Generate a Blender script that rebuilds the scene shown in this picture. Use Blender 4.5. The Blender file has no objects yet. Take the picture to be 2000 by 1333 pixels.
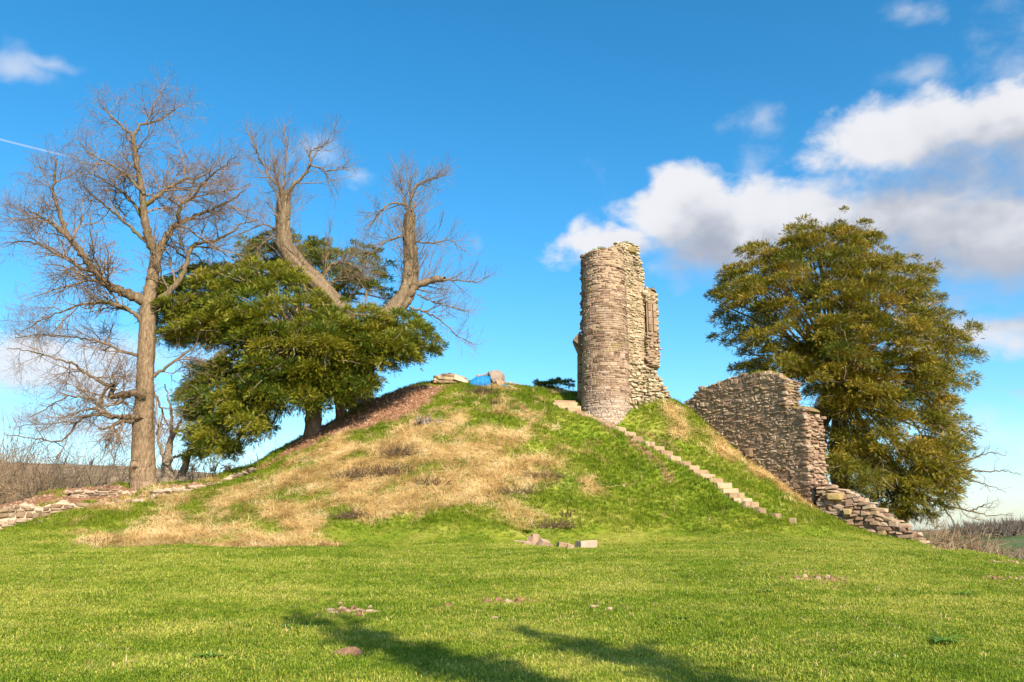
import bpy, bmesh, math, random
import numpy as np
from mathutils import Matrix, Vector

# ------------------------------------------------------------------ camera, world, sun, exposure
SC = bpy.context.scene
COL = SC.collection
F = 1600.0                       # focal length in photo pixels (photo 2000 x 1333)
HY = 1035.0                      # eye-level line in the photo
CAM = np.array([0.0, 0.0, 1.6])
TH = math.atan((HY - 666.5) / F)
CT, ST = math.cos(TH), math.sin(TH)
SUN_AZ, SUN_EL = math.radians(25), math.radians(34)      # azimuth: behind the camera, to its right
SUN = np.array([math.sin(SUN_AZ) * math.cos(SUN_EL), -math.cos(SUN_AZ) * math.cos(SUN_EL), math.sin(SUN_EL)])

def ray(px, py):
    xc = (px - 1000.0) / F; yc = (666.5 - py) / F
    return np.array([xc, CT - yc * ST, ST + yc * CT])
def P(px, py, D):
    d = ray(px, py); return CAM + d * (D / d[1])
def proj(x, y, z):
    dz = z - CAM[2]
    f = y * CT + dz * ST; u = -y * ST + dz * CT
    f = np.maximum(f, 0.01)
    return 1000 + F * x / f, 666.5 - F * u / f

cam_d = bpy.data.cameras.new('camera'); cam = bpy.data.objects.new('camera', cam_d); COL.objects.link(cam)
cam_d.sensor_width = 36; cam_d.lens = F / 2000 * 36; cam_d.clip_start = 0.1; cam_d.clip_end = 20000
cam.location = CAM; cam.rotation_euler = (math.pi / 2 + TH, 0, 0)
SC.camera = cam
SC.view_settings.view_transform = 'Standard'; SC.view_settings.look = 'None'
SC.view_settings.exposure = 0.92; SC.view_settings.gamma = 1
SC.render.engine = 'CYCLES'
SC.cycles.max_bounces = 6; SC.cycles.transparent_max_bounces = 6

sun_d = bpy.data.lights.new('sun', 'SUN'); sun_d.energy = 4.7; sun_d.angle = math.radians(0.5); sun_d.color = (1.0, 0.88, 0.70)
sun_o = bpy.data.objects.new('sun', sun_d); COL.objects.link(sun_o)
sun_o.rotation_euler = Vector(SUN).to_track_quat('Z', 'Y').to_euler(); sun_o.location = (10, -20, 40)

class NT:
    """small helper to write node trees"""
    def __init__(s, tree): s.t = tree; tree.nodes.clear()
    def n(s, typ, **kw):
        nd = s.t.nodes.new(typ)
        for k, v in kw.items(): setattr(nd, k, v)
        return nd
    def put(s, sock, v):
        if v is None: return
        if isinstance(v, bpy.types.NodeSocket): s.t.links.new(v, sock)
        else: sock.default_value = v
    def m(s, op, a, b=None, c=None, clamp=False):
        nd = s.n('ShaderNodeMath', operation=op, use_clamp=clamp)
        for i, v in enumerate((a, b, c)): s.put(nd.inputs[i], v)
        return nd.outputs[0]
    def v(s, op, a, b=None, out=0):
        nd = s.n('ShaderNodeVectorMath', operation=op)
        s.put(nd.inputs[0], a)
        if op == 'SCALE': s.put(nd.inputs[3], b)
        else: s.put(nd.inputs[1], b)
        return nd.outputs[out]
    def xyz(s, x, y, z):
        nd = s.n('ShaderNodeCombineXYZ')
        for i, v in enumerate((x, y, z)): s.put(nd.inputs[i], v)
        return nd.outputs[0]
    def noise(s, vec, scale, detail=4, rough=0.55, out='Fac', dist=0.0):
        nd = s.n('ShaderNodeTexNoise'); s.put(nd.inputs['Vector'], vec)
        nd.inputs['Scale'].default_value = scale; nd.inputs['Detail'].default_value = detail
        nd.inputs['Roughness'].default_value = rough; nd.inputs['Distortion'].default_value = dist
        return nd.outputs[out]
    def mix(s, f, a, b, typ='MIX'):
        nd = s.n('ShaderNodeMix', data_type='RGBA', blend_type=typ)
        s.put(nd.inputs[0], f)
        for i, v in ((6, a), (7, b)):
            if isinstance(v, (tuple, list)) and len(v) == 3: v = (*v, 1)
            s.put(nd.inputs[i], v)
        return nd.outputs[2]
    def ramp(s, f, stops, interp='LINEAR'):
        nd = s.n('ShaderNodeValToRGB'); s.put(nd.inputs[0], f)
        cr = nd.color_ramp; cr.interpolation = interp
        while len(cr.elements) < len(stops): cr.elements.new(0.5)
        for e, (p, c) in zip(cr.elements, stops):
            e.position = p; e.color = (*c, 1) if len(c) == 3 else c
        return nd.outputs[0]
    def step(s, x, lo, hi, a=0.0, b=1.0):
        nd = s.n('ShaderNodeMapRange', interpolation_type='SMOOTHSTEP')
        s.put(nd.inputs[0], x)
        for i, v in ((1, lo), (2, hi), (3, a), (4, b)): nd.inputs[i].default_value = v
        return nd.outputs[0]
    def attr(s, name, out='Fac', typ='GEOMETRY'):
        nd = s.n('ShaderNodeAttribute', attribute_name=name, attribute_type=typ); return nd.outputs[out]

def build_world():
    w = bpy.data.worlds.new('World'); SC.world = w; w.use_nodes = True
    w.cycles.sampling_method = 'MANUAL'; w.cycles.sample_map_resolution = 256
    t = NT(w.node_tree)
    sky = t.n('ShaderNodeTexSky', sky_type='NISHITA'); sky.sun_disc = False
    sky.sun_elevation = SUN_EL; sky.sun_rotation = math.pi - SUN_AZ
    sky.altitude = 200; sky.air_density = 1.0; sky.dust_density = 0.9; sky.ozone_density = 4.0
    hs = t.n('ShaderNodeHueSaturation'); hs.inputs['Saturation'].default_value = 1.3; hs.inputs['Hue'].default_value = 0.488
    hs.inputs['Value'].default_value = 1.0
    t.put(hs.inputs['Color'], sky.outputs[0])
    d = t.n('ShaderNodeTexCoord').outputs['Generated']
    sp = t.n('ShaderNodeSeparateXYZ'); t.put(sp.inputs[0], d)
    az = t.m('ARCTAN2', sp.outputs[0], sp.outputs[1]); el = t.m('ARCSINE', sp.outputs[2])
    def ae(px, py):
        r = ray(px, py); r = r / np.linalg.norm(r)
        return math.atan2(r[0], r[1]), math.asin(r[2])
    # clouds of the sky: centre, half axes (photo pixels, turned into angles), weight
    blobs = [(1205, 479, 140, 50, 1.1), (1330, 430, 140, 92, 1.25), (1430, 485, 220, 74, 1.2), (1580, 430, 220, 95, 1.2), (1760, 420, 300, 120, 1.1),
             (1960, 470, 330, 150, 1.2), (1800, 262, 215, 80, 1.0), (2000, 235, 230, 95, 1.1), (1485, 255, 58, 75, .40),
             (1470, 330, 40, 60, .4), (1160, 338, 32, 42, .30), (1780, 5, 75, 40, .6), (1990, 110, 100, 120, .55),
             (1790, 160, 70, 36, .5), (30, 122, 60, 28, .5), (95, 115, 55, 14, .42), (935, 474, 32, 28, .36), (600, 290, 60, 34, .42),
             (705, 348, 34, 16, .36), (60, 730, 260, 66, .85), (260, 700, 240, 50, .62), (60, 830, 420, 36, .75), (380, 890, 220, 24, .62), (90, 905, 300, 20, .6),
             (1960, 640, 170, 60, .8), (1985, 765, 40, 16, .5), (1960, 850, 150, 36, .6), (1930, 945, 170, 14, .36), (1960, 985, 130, 12, .34),
             (2250, 330, 330, 260, 1.2), (2700, 500, 500, 160, 1.0), (-500, 500, 300, 150, .9), (-900, 780, 500, 70, .9), (2500, 850, 400, 60, .9)]
    big = t.noise(d, 2.2, 3, .5)
    far = t.m('MULTIPLY', t.m('SUBTRACT', big, 0.56), 4.0)
    away = t.step(t.m('ABSOLUTE', az), 0.75, 1.1)                   # generic broken cloud beyond the frame
    gen = t.m('SUBTRACT', t.m('MULTIPLY', t.m('ADD', far, 0.6), away), 0.6)
    wv = t.n('ShaderNodeTexNoise'); t.put(wv.inputs['Vector'], d); wv.inputs['Scale'].default_value = 11; wv.inputs['Detail'].default_value = 3
    warp = t.v('SCALE', t.v('SUBTRACT', wv.outputs['Color'], (.5, .5, .5)), 0.075)
    def dens(da, de, wmin=0):
        p = t.v('ADD', t.xyz(t.m('ADD', az, da), t.m('ADD', el, de), 0.0), warp)
        p = t.v('MULTIPLY', p, (1, 1, 0))
        acc = gen; weak = t.m('MINIMUM', gen, -.6)
        for (cx, cy, rx, ry, wt) in blobs:
            if wt < wmin: continue
            a, e = ae(cx, cy)
            q = t.v('MULTIPLY', t.v('SUBTRACT', p, (a, e, 0)), (F / rx * .92, F / ry * .92, 0))
            b = t.m('MULTIPLY', t.m('SUBTRACT', 1.0, t.v('LENGTH', q, None, 1)), wt)
            if wt < .7: weak = t.m('MAXIMUM', weak, b)
            else: acc = t.m('MAXIMUM', acc, b)
        nv = t.v('MULTIPLY', t.v('ADD', d, (da * .9, 0, de)), (1, 1, 1.5))
        fb = t.noise(nv, 9.5, 8 if wmin == 0 else 3, .62, dist=.2)
        nz = t.m('MULTIPLY', t.m('SUBTRACT', fb, 0.5), 1.6)
        return t.m('SUBTRACT', t.m('ADD', acc, nz), 0.05), t.m('ADD', weak, t.m('MULTIPLY', nz, 1.1))
    (d0, dw), (d1, _) = dens(0, 0), dens(-.012, .05, .8)
    thick = t.m('ADD', t.m('MULTIPLY', t.step(d1, -.3, 1.0), .85), t.m('MULTIPLY', t.step(t.noise(d, 16, 4, .6), .45, .7), .15))
    alpha = t.m('MULTIPLY', t.step(t.m('DIVIDE', d0, t.m('ADD', t.m('MULTIPLY', thick, .6), .46)), 0.0, 1.0), .97)
    alpha = t.m('MAXIMUM', alpha, t.m('MULTIPLY', t.step(dw, 0.0, .8), .55))
    ccol = t.ramp(thick, [(0.0, (3.9, 3.9, 4.05)), (0.3, (3.6, 3.62, 3.8)), (0.65, (2.55, 2.65, 2.95)), (1.0, (1.8, 1.95, 2.35))])
    low = t.step(el, 0.0, 0.25, 0.55, 1.0)
    alpha = t.m('MULTIPLY', alpha, low)
    # vapour trail
    a0, e0 = ae(-10, 270); a1, e1 = ae(205, 322)
    L = math.hypot(a1 - a0, e1 - e0); ux, uy = (a1 - a0) / L, (e1 - e0) / L
    rx = t.m('SUBTRACT', az, a0); ry = t.m('SUBTRACT', el, e0)
    al = t.m('ADD', t.m('MULTIPLY', rx, ux), t.m('MULTIPLY', ry, uy))
    ac = t.m('ABSOLUTE', t.m('SUBTRACT', t.m('MULTIPLY', rx, uy), t.m('MULTIPLY', ry, ux)))
    tr = t.m('MULTIPLY', t.step(ac, .0002, .0015, 1, 0), t.m('MULTIPLY', t.step(al, L * .35, L, 1, 0), t.step(al, -L * 1.6, -L * .8)))
    alpha = t.m('MAXIMUM', alpha, t.m('MULTIPLY', tr, .42))
    c = t.mix(alpha, hs.outputs[0], ccol)
    up = t.step(sp.outputs[2], -0.02, 0.0)
    bg = t.n('ShaderNodeBackground'); bg.inputs['Strength'].default_value = 0.122
    t.put(bg.inputs['Color'], c)
    o = t.n('ShaderNodeOutputWorld'); t.t.links.new(bg.outputs[0], o.inputs[0])
build_world()

# ------------------------------------------------------------------ helpers
def smooth(x, a, b):
    t = np.clip((x - a) / (b - a), 0, 1); return t * t * (3 - 2 * t)
def vnoise(x, y, seed=0):
    xi = np.floor(x).astype(np.int64); yi = np.floor(y).astype(np.int64)
    fx = x - xi; fy = y - yi; fx = fx * fx * (3 - 2 * fx); fy = fy * fy * (3 - 2 * fy)
    def h(a, b):
        n = (a * 374761393 + b * 668265263 + seed * 974634541) & 0x7fffffff
        n = ((n ^ (n >> 13)) * 1274126177) & 0x7fffffff
        return ((n ^ (n >> 16)) & 0xffff) / 65535.0
    return (h(xi, yi) * (1 - fx) + h(xi + 1, yi) * fx) * (1 - fy) + (h(xi, yi + 1) * (1 - fx) + h(xi + 1, yi + 1) * fx) * fy
def fbm(x, y, seed=0, o=4):
    s = 0; a = .5; x = np.asarray(x, float); y = np.asarray(y, float)
    for k in range(o): s = s + a * vnoise(x * 2 ** k, y * 2 ** k, seed + k * 7); a *= .5
    return s / (1 - .5 ** o)

def mesh_np(name, V, Fc, mat=None, smooth_sh=False):
    """V (n,3), Fc (m,3) or (m,4)"""
    V = np.asarray(V, np.float32); Fc = np.asarray(Fc, np.int32)
    me = bpy.data.meshes.new(name); k = Fc.shape[1]; m = len(Fc)
    me.vertices.add(len(V)); me.vertices.foreach_set('co', V.ravel())
    me.loops.add(m * k); me.loops.foreach_set('vertex_index', Fc.ravel())
    me.polygons.add(m); me.polygons.foreach_set('loop_start', np.arange(0, m * k, k, dtype=np.int32))
    me.polygons.foreach_set('loop_total', np.full(m, k, np.int32))
    if smooth_sh: me.polygons.foreach_set('use_smooth', np.ones(m, bool))
    me.update(calc_edges=True)
    if mat: me.materials.append(mat)
    return me
def fattr(me, name, arr):
    a = me.attributes.new(name, 'FLOAT', 'POINT'); a.data.foreach_set('value', np.asarray(arr, np.float32))
def obj(name, me, parent=None, loc=None):
    o = bpy.data.objects.new(name, me); COL.objects.link(o)
    if parent is not None: o.parent = parent
    if loc is not None: o.location = loc
    return o
def thing(name, label, cat, loc, group=None):
    o = bpy.data.objects.new(name, None); COL.objects.link(o); o.location = loc; o.empty_display_size = .2
    tag(o, label, cat, group); return o
def tag(o, label=None, cat=None, group=None, kind=None):
    if label: o['label'] = label
    if cat: o['category'] = cat
    if group: o['group'] = group
    if kind: o['kind'] = kind
    return o

# ------------------------------------------------------------------ materials
def new_mat(name):
    m = bpy.data.materials.new(name); m.use_nodes = True
    return m, NT(m.node_tree)
def finish(t, col, rough=.9, bump=None, bstr=.3, bdist=.02, trans=None, spec=.25):
    b = t.n('ShaderNodeBsdfPrincipled'); t.put(b.inputs['Base Color'], col if not isinstance(col, tuple) else (*col, 1))
    t.put(b.inputs['Roughness'], rough); b.inputs['Specular IOR Level'].default_value = spec
    if bump is not None:
        bn = t.n('ShaderNodeBump'); bn.inputs['Strength'].default_value = bstr; bn.inputs['Distance'].default_value = bdist
        t.put(bn.inputs['Height'], bump); t.t.links.new(bn.outputs[0], b.inputs['Normal'])
    o = t.n('ShaderNodeOutputMaterial'); sh = b.outputs[0]
    if trans:
        tr = t.n('ShaderNodeBsdfTranslucent'); t.put(tr.inputs[0], col)
        mx = t.n('ShaderNodeMixShader'); mx.inputs[0].default_value = trans
        t.t.links.new(sh, mx.inputs[1]); t.t.links.new(tr.outputs[0], mx.inputs[2]); sh = mx.outputs[0]
    t.t.links.new(sh, o.inputs[0])
def pos(t): return t.n('ShaderNodeNewGeometry').outputs['Position']

GREEN_STOPS = [(0.35, (.13, .215, .012)), (0.46, (.24, .325, .021)), (0.54, (.35, .395, .040)), (0.64, (.50, .47, .10))]
def patch(t, p):      # the same patchiness drives the turf blades and the soil below them
    a = t.noise(t.v('MULTIPLY', p, (.35, .8, .6)), 1.0, 3, .6); b = t.noise(p, .16, 2, .5)
    return t.m('ADD', t.m('MULTIPLY', a, .6), t.m('MULTIPLY', b, .4))
def m_ground():
    m, t = new_mat('ground_turf'); p = pos(t)
    pt = patch(t, p)
    g = t.ramp(pt, [(s, tuple(c * .85 for c in cc)) for s, cc in GREEN_STOPS])
    fine = t.noise(p, 18, 4, .7)
    g = t.mix(t.m('MULTIPLY', fine, .5), g, (.075, .085, .02))
    dry = t.ramp(t.noise(p, 3.0, 5, .65), [(.3, (.30, .21, .085)), (.55, (.50, .36, .16)), (.75, (.60, .45, .21))])
    earth = t.ramp(t.noise(p, 4.0, 6, .65), [(.3, (.15, .070, .038)), (.5, (.25, .125, .07)), (.7, (.36, .215, .13))])
    far = t.ramp(t.noise(p, .006, 3, .6), [(.42, (.05, .10, .03)), (.5, (.09, .13, .04)), (.58, (.12, .10, .05))])
    c = t.mix(t.attr('dry'), g, dry); c = t.mix(t.attr('earth'), c, earth); c = t.mix(t.attr('far'), c, far)
    c = t.mix(t.attr('wood'), c, t.ramp(t.noise(t.v('MULTIPLY', p, (.16, .05, .25)), 1.0, 5, .7), [(.35, (.12, .078, .042)), (.5, (.23, .16, .09)), (.65, (.34, .25, .15))]))
    finish(t, c, .95, t.m('ADD', fine, t.noise(p, 60, 3, .6)), .6, .03, spec=.1); return m
def m_blade(name, stops, trans=.35, use_patch=True, rnd=.35):
    m, t = new_mat(name); p = pos(t)
    f = patch(t, p) if use_patch else t.noise(p, .8, 3, .6)
    r = t.n('ShaderNodeObjectInfo').outputs['Random']
    f = t.m('ADD', f, t.m('MULTIPLY', t.m('SUBTRACT', r, .5), rnd))
    finish(t, t.ramp(f, stops), .6, trans=trans, spec=.25); return m
def m_leaf(name, stops, trans=.25, nscale=.7, typ='GEOMETRY'):
    m, t = new_mat(name); p = pos(t)
    f = t.m('ADD', t.m('MULTIPLY', t.attr('tone', 'Fac', typ), .6), t.m('MULTIPLY', t.noise(p, nscale, 3, .6), .5))
    finish(t, t.ramp(f, stops), .55, trans=trans, spec=.3); return m
def m_bark(name, c1, c2, c3, scale=9, moss=None):
    m, t = new_mat(name); p = pos(t)
    n1 = t.noise(t.v('MULTIPLY', p, (1, 1, .25)), scale, 6, .7)
    c = t.ramp(n1, [(.3, c1), (.52, c2), (.72, c3)])
    if moss: c = t.mix(t.step(t.noise(p, 1.3, 4, .6), .52, .68), c, moss)
    finish(t, c, .9, n1, .9, .05, spec=.15); return m
def m_stone(name, stops, src, lichen=.12, lich_col=(.46, .41, .32), base_white=None):
    m, t = new_mat(name); p = pos(t)
    r = t.n('ShaderNodeObjectInfo').outputs['Random'] if src == 'obj' else t.attr('tone')
    f = t.m('ADD', t.m('MULTIPLY', r, .62), t.m('MULTIPLY', t.noise(p, 5, 5, .7), .42))
    c = t.ramp(f, stops)
    c = t.mix(t.m('MULTIPLY', t.step(t.noise(p, 7, 5, .75), .60 - lichen * .6, .70 - lichen * .4), .8), c, lich_col)
    c = t.mix(t.m('MULTIPLY', t.step(t.noise(p, 1.1, 4, .7), .54, .68), .5), c, (.26, .22, .08))
    c = t.mix(t.m('MULTIPLY', t.step(t.noise(t.v('MULTIPLY', p, (1.3, 1.3, .45)), 1.0, 4, .65), .52, .68), .55), c, (.11, .075, .052))
    c = t.mix(t.m('MULTIPLY', t.step(t.noise(p, 2.6, 5, .75), .60, .70), .6), c, lich_col)
    if base_white:
        z0, z1 = base_white
        sp = t.n('ShaderNodeSeparateXYZ'); t.put(sp.inputs[0], p)
        low = t.step(t.m('ADD', sp.outputs[2], t.m('MULTIPLY', t.noise(p, 1.2, 3, .6), 1.6)), z0, z1 + .6, 1, 0)
        c = t.mix(t.m('MULTIPLY', low, t.step(t.noise(p, 9, 4, .7), .40, .58)), c, (.52, .45, .39))
    bmp = t.noise(p, 16, 6, .75)
    finish(t, c, .92, bmp, .8, .03, spec=.15); return m
def m_plain(name, c1, c2, scale=6, rough=.9, bstr=.5, bdist=.02):
    m, t = new_mat(name); p = pos(t); n = t.noise(p, scale, 5, .65)
    finish(t, t.ramp(n, [(.3, c1), (.7, c2)]), rough, n, bstr, bdist, spec=.15); return m

TOWER_ST = [(.15, (.125, .070, .046)), (.4, (.215, .130, .088)), (.6, (.295, .19, .132)), (.85, (.41, .30, .215))]
CREAM_ST = [(.15, (.20, .145, .08)), (.4, (.34, .26, .155)), (.65, (.45, .36, .23)), (.9, (.56, .48, .35))]
WALL_ST = [(.15, (.14, .085, .052)), (.4, (.24, .155, .098)), (.6, (.32, .22, .142)), (.85, (.43, .32, .22))]
PINK_ST = [(.15, (.17, .11, .062)), (.45, (.25, .17, .105)), (.7, (.32, .23, .155)), (.9, (.38, .285, .20))]
RED_ST = [(.15, (.18, .10, .068)), (.4, (.27, .17, .115)), (.65, (.35, .24, .165)), (.9, (.43, .32, .235))]
MS = {}
for k, st, li, bw in (('tower', TOWER_ST, .10, (7.9, 9.8)), ('cream', CREAM_ST, .14, None), ('wall', WALL_ST, .12, None), ('pink', PINK_ST, .02, None), ('red', RED_ST, .06, None)):
    MS[k] = (m_stone(k + '_stone_piece', st, 'obj', li, base_white=bw), m_stone(k + '_stone_bed', st, 'attr', li, base_white=bw))
M_MORTAR = m_plain('lime_mortar', (.30, .205, .125), (.44, .325, .215), 7)
M_MORTAR_DK = m_plain('earthy_mortar', (.20, .135, .085), (.31, .225, .15), 7)
M_MORTAR_PK = m_plain('pink_mortar', (.44, .31, .215), (.54, .40, .295), 5)
M_GROUND = m_ground()
M_TURF = m_blade('turf_blade', GREEN_STOPS)
M_SLOPE = m_blade('slope_blade', [(0.28, (.11, .18, .008)), (0.48, (.20, .275, .012)), (0.65, (.30, .33, .03)), (.85, (.44, .39, .10))])
M_STRAW = m_blade('straw_blade', [(.2, (.36, .22, .075)), (.42, (.62, .42, .16)), (.62, (.77, .56, .25)), (.85, (.84, .67, .38))], .35, False, .55)
M_DEADSTEM = m_plain('dead_stem', (.06, .038, .022), (.19, .125, .07), 5)
M_WEED = m_blade('weed_leaf', [(.2, (.07, .15, .02)), (.6, (.14, .26, .03))], .3, False)
YEW_A = [(.15, (.042, .095, .014)), (.40, (.105, .15, .012)), (.58, (.21, .22, .015)), (.85, (.34, .285, .028))]
YEW_B = [(.15, (.050, .080, .012)), (.40, (.145, .155, .014)), (.60, (.26, .215, .018)), (.85, (.40, .265, .035))]
M_YEW = m_leaf('yew_needles', YEW_A); M_YEW2 = m_leaf('yew_needles_bronze', YEW_B)
mats_inst = {'yew_needles': m_leaf('yew_spray_needles', YEW_A, typ='INSTANCER'), 'yew_needles_bronze': m_leaf('yew_spray_needles_bronze', YEW_B, typ='INSTANCER')}
M_YEWBARK = m_bark('yew_bark', (.10, .06, .04), (.24, .16, .11), (.36, .28, .21), 7)
M_PALEBARK = m_bark('pale_branch_bark', (.17, .125, .085), (.28, .22, .16), (.37, .31, .24), 5)
M_OAK = m_bark('oak_bark', (.07, .048, .03), (.165, .115, .07), (.27, .205, .135), 9, (.12, .11, .03))
M_OAKTRUNK = m_bark('oak_trunk_bark', (.095, .06, .036), (.22, .15, .088), (.37, .28, .185), 12)
M_TWIG = m_bark('bare_twig', (.15, .095, .062), (.25, .17, .11), (.35, .255, .17), 3)
M_POLLARD = m_bark('pollard_bark', (.09, .058, .034), (.20, .145, .088), (.31, .24, .16), 12)
M_SHOOT = m_bark('pollard_shoot', (.15, .10, .06), (.24, .17, .105), (.33, .245, .155), 3)
M_SCRUB = m_bark('scrub_twig', (.16, .105, .06), (.31, .22, .135), (.46, .35, .23), .5)
MS['step'] = (m_stone('step_stone', [(.1, (.25, .155, .085)), (.45, (.37, .25, .15)), (.8, (.47, .34, .215))], 'obj', .0),)
M_STEP = MS['step'][0]
M_BUFF = m_plain('buff_stone', (.27, .17, .10), (.42, .30, .19), 5, bstr=.6)
M_SACK = m_plain('grey_sack', (.21, .165, .13), (.31, .25, .205), 3, bstr=.6, bdist=.05)
M_TARP = m_plain('blue_tarpaulin', (.012, .12, .30), (.03, .22, .45), 2, .45, .4, .04)
M_CAP = m_plain('soil_cap', (.16, .095, .05), (.26, .19, .07), 5, bstr=.8, bdist=.04)

# ------------------------------------------------------------------ terrain
ctrl = []
def cp(px, py, D): ctrl.append(tuple(P(px, py, D)))
def cz(x, y, z): ctrl.append((x, y, z))
def lawn(x, y):
    z = 1.15 * min(max((y - 7) / 26, 0), 1.05)
    s = x - (14 + (y - 32) * .4)
    if s > 0: z -= .025 * min(s, 9) ** 2 + max(0, s - 9) * .5
    return z
for y in (1, 8, 14, 20, 26, 30.5):
    for x in (-30, -20, -12, -6, 0, 6, 12, 18, 26): cz(x, y, lawn(x, y))
for px, py, D in [
    # front face of the mound
    (900, 1052, 33.2), (900, 1000, 35.3), (900, 950, 37.3), (900, 900, 39.3), (900, 850, 41.5), (900, 800, 44), (900, 765, 46.4), (900, 748, 49),
    (1000, 1062, 33.5), (1010, 1000, 35.6), (1010, 900, 39.6), (1010, 800, 44.2), (1000, 756, 48),
    (760, 1068, 33), (750, 1000, 35.8), (750, 920, 39.2), (750, 850, 42.8), (760, 800, 45.6), (800, 755, 48.5),
    (600, 1074, 32.8), (600, 1000, 36.2), (600, 930, 40.5), (600, 880, 44), (600, 849, 47), (700, 797, 48),
    (480, 1073, 32.8), (480, 1010, 36), (480, 965, 39.5), (520, 897, 45.5), (470, 931, 43.6), (430, 944, 42.8),
    (330, 1072, 32.8), (330, 1020, 35.5), (200, 1062, 33), (200, 1020, 35.2), (60, 1058, 33), (0, 1056, 33.4), (100, 1035, 34.6),
    # left bank: feet and heads of the low walls, crest
    (0, 1038, 36.6), (60, 1022, 36.9), (122, 1004, 37.4), (203, 991, 38.2), (281, 982, 39.2),
    (0, 1000, 37.6), (60, 983, 38.0), (150, 979, 38.5), (240, 973, 39.2), (290, 969, 40.0),
    (139, 972, 40.2), (206, 972, 40.2), (139, 955, 41.2), (216, 952, 41.2), (276, 954, 41.2),
    (300, 974, 39.6), (360, 964, 40.8), (430, 946, 42.2), (310, 953, 41.5), (360, 947, 42.2), (285, 949, 42.4), (60, 975, 40), (0, 990, 39.6),
    # right of the mound: stairs, tower terrace, foot of the wall
    (1200, 1052, 34), (1200, 980, 37), (1190, 920, 39.6), (1190, 860, 42.2), (1100, 1060, 33.8), (1100, 980, 36.6), (1100, 880, 40.6), (1085, 820, 43.2),
    (1180, 824, 43.9), (1100, 792, 45.2), (1085, 779, 46.8), (1105, 768, 49), (1232, 806, 44.9), (1290, 778, 46.6), (1330, 792, 46.6),
    (1545, 1021, 36.6), (1440, 976, 38.3), (1340, 912, 40.5), (1240, 857, 42.7),
    (1320, 1045, 34.6), (1440, 1035, 35), (1300, 970, 37.6), (1640, 1050, 35.5),
    (1400, 862, 44.4), (1470, 912, 43.0), (1530, 955, 41.8), (1585, 992, 40.8), (1650, 1026, 39.8), (1720, 1050, 38.9), (1800, 1064, 37.8),
    (1340, 845, 43.2), (1400, 900, 42.0), (1500, 965, 40.0), (1860, 1079, 35.5), (2000, 1101, 32)]:
    cp(px, py, D)
for p in [(0, 55, 9.9), (-5, 54, 9.7), (6, 52, 9.6), (0, 62, 7), (0, 70, 2), (-12, 56, 5.2), (-12, 64, 1), (13, 52, 6.5), (12, 60, 4.5), (16, 49, 4.2), (20, 50, 1.6),
          (20, 58, 0), (26, 46, -.6), (26, 54, -2), (24, 39, -.6), (30, 38, -2.5), (32, 48, -4), (-18, 48, 2.6), (-18, 56, .2), (-28, 43, 1.3), (-28, 50, -.6), (-36, 40, .2),
          (-36, 50, -2), (-40, 34, .6), (34, 30, -2.2), (-30, 36, 1.1), (18.6, 44, .9), (16, 46.5, 3.0), (-40, 20, .5), (40, 20, -3)]: cz(*p)
CP = np.array(ctrl)
def tps_fit(Q):
    n = len(Q); d = np.hypot(Q[:, None, 0] - Q[None, :, 0], Q[:, None, 1] - Q[None, :, 1])
    K = np.where(d > 0, d * d * np.log(d + 1e-9), 0) + np.eye(n) * 0.25
    Pm = np.c_[np.ones(n), Q[:, :2]]; A = np.zeros((n + 3, n + 3)); A[:n, :n] = K; A[:n, n:] = Pm; A[n:, :n] = Pm.T
    return np.linalg.solve(A, np.r_[Q[:, 2], 0, 0, 0])
TW = tps_fit(CP)
def tps(x, y):
    x = np.asarray(x, float); y = np.asarray(y, float); sh = x.shape; x = x.ravel(); y = y.ravel(); out = np.empty(len(x))
    for i in range(0, len(x), 20000):
        xs, ys = x[i:i + 20000], y[i:i + 20000]
        d2 = (xs[:, None] - CP[None, :, 0]) ** 2 + (ys[:, None] - CP[None, :, 1]) ** 2
        out[i:i + 20000] = (0.5 * d2 * np.log(d2 + 1e-12)) @ TW[:-3] + TW[-3] + TW[-2] * xs + TW[-1] * ys
    return out.reshape(sh)
LOW_WALLS = [
    ('longest low pink stone wall, coursed and freshly mortared, running from the lawn up to the bank',
     [(-60, 1008), (-20, 1004), (0, 1003), (8, 991), (25, 985), (50, 980), (79, 991), (92, 983), (119, 977), (149, 982), (182, 985), (215, 978), (244, 975), (281, 974)],
     [(-60, 1050), (0, 1038), (26, 1031), (83, 1015), (122, 1003), (157, 998), (203, 990), (281, 983)], 36.5, 39.2, (-60, 284), 31, (.12, .20), (.22, .55)),
    ('short ragged low wall in red soil just above the long one, below the oak trunk',
     [(136, 960), (142, 956), (180, 956), (216, 953), (235, 957), (276, 960)], [(136, 972), (206, 973), (234, 966), (276, 963)], 40.3, 40.6, (136, 278), 32, (.08, .14), (.2, .5)),
    ('low wall climbing from beside the oak trunk towards the mound', [(298, 960), (306, 957), (330, 953), (360, 949), (400, 945), (434, 941)], [(298, 976), (330, 970), (360, 964), (400, 955), (434, 946)], 39.6, 42.3, (298, 434), 33, (.10, .16), (.2, .45)),
    ('small scrap of low wall on the mound edge below the dark-crowned tree', [(446, 935), (465, 925), (480, 922), (500, 913)], [(446, 941), (465, 934), (480, 930), (500, 920)], 43.0, 44.9, (446, 502), 34, (.09, .15), (.2, .5))]
def lw_plane(px_bot, D0, D1, pxr):
    A = P(pxr[0], px_bot[0][1], D0)[:2]; B = P(pxr[1], px_bot[-1][1], D1)[:2]; return A, B
def on_plane(px, py, A, T):
    """photo pixel -> (u along the vertical plane through A along T, z)"""
    d = ray(px, py); M = np.array([[d[0], -T[0]], [d[1], -T[1]]]); k, u = np.linalg.solve(M, A - CAM[:2])
    return u, CAM[2] + d[2] * k
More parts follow.
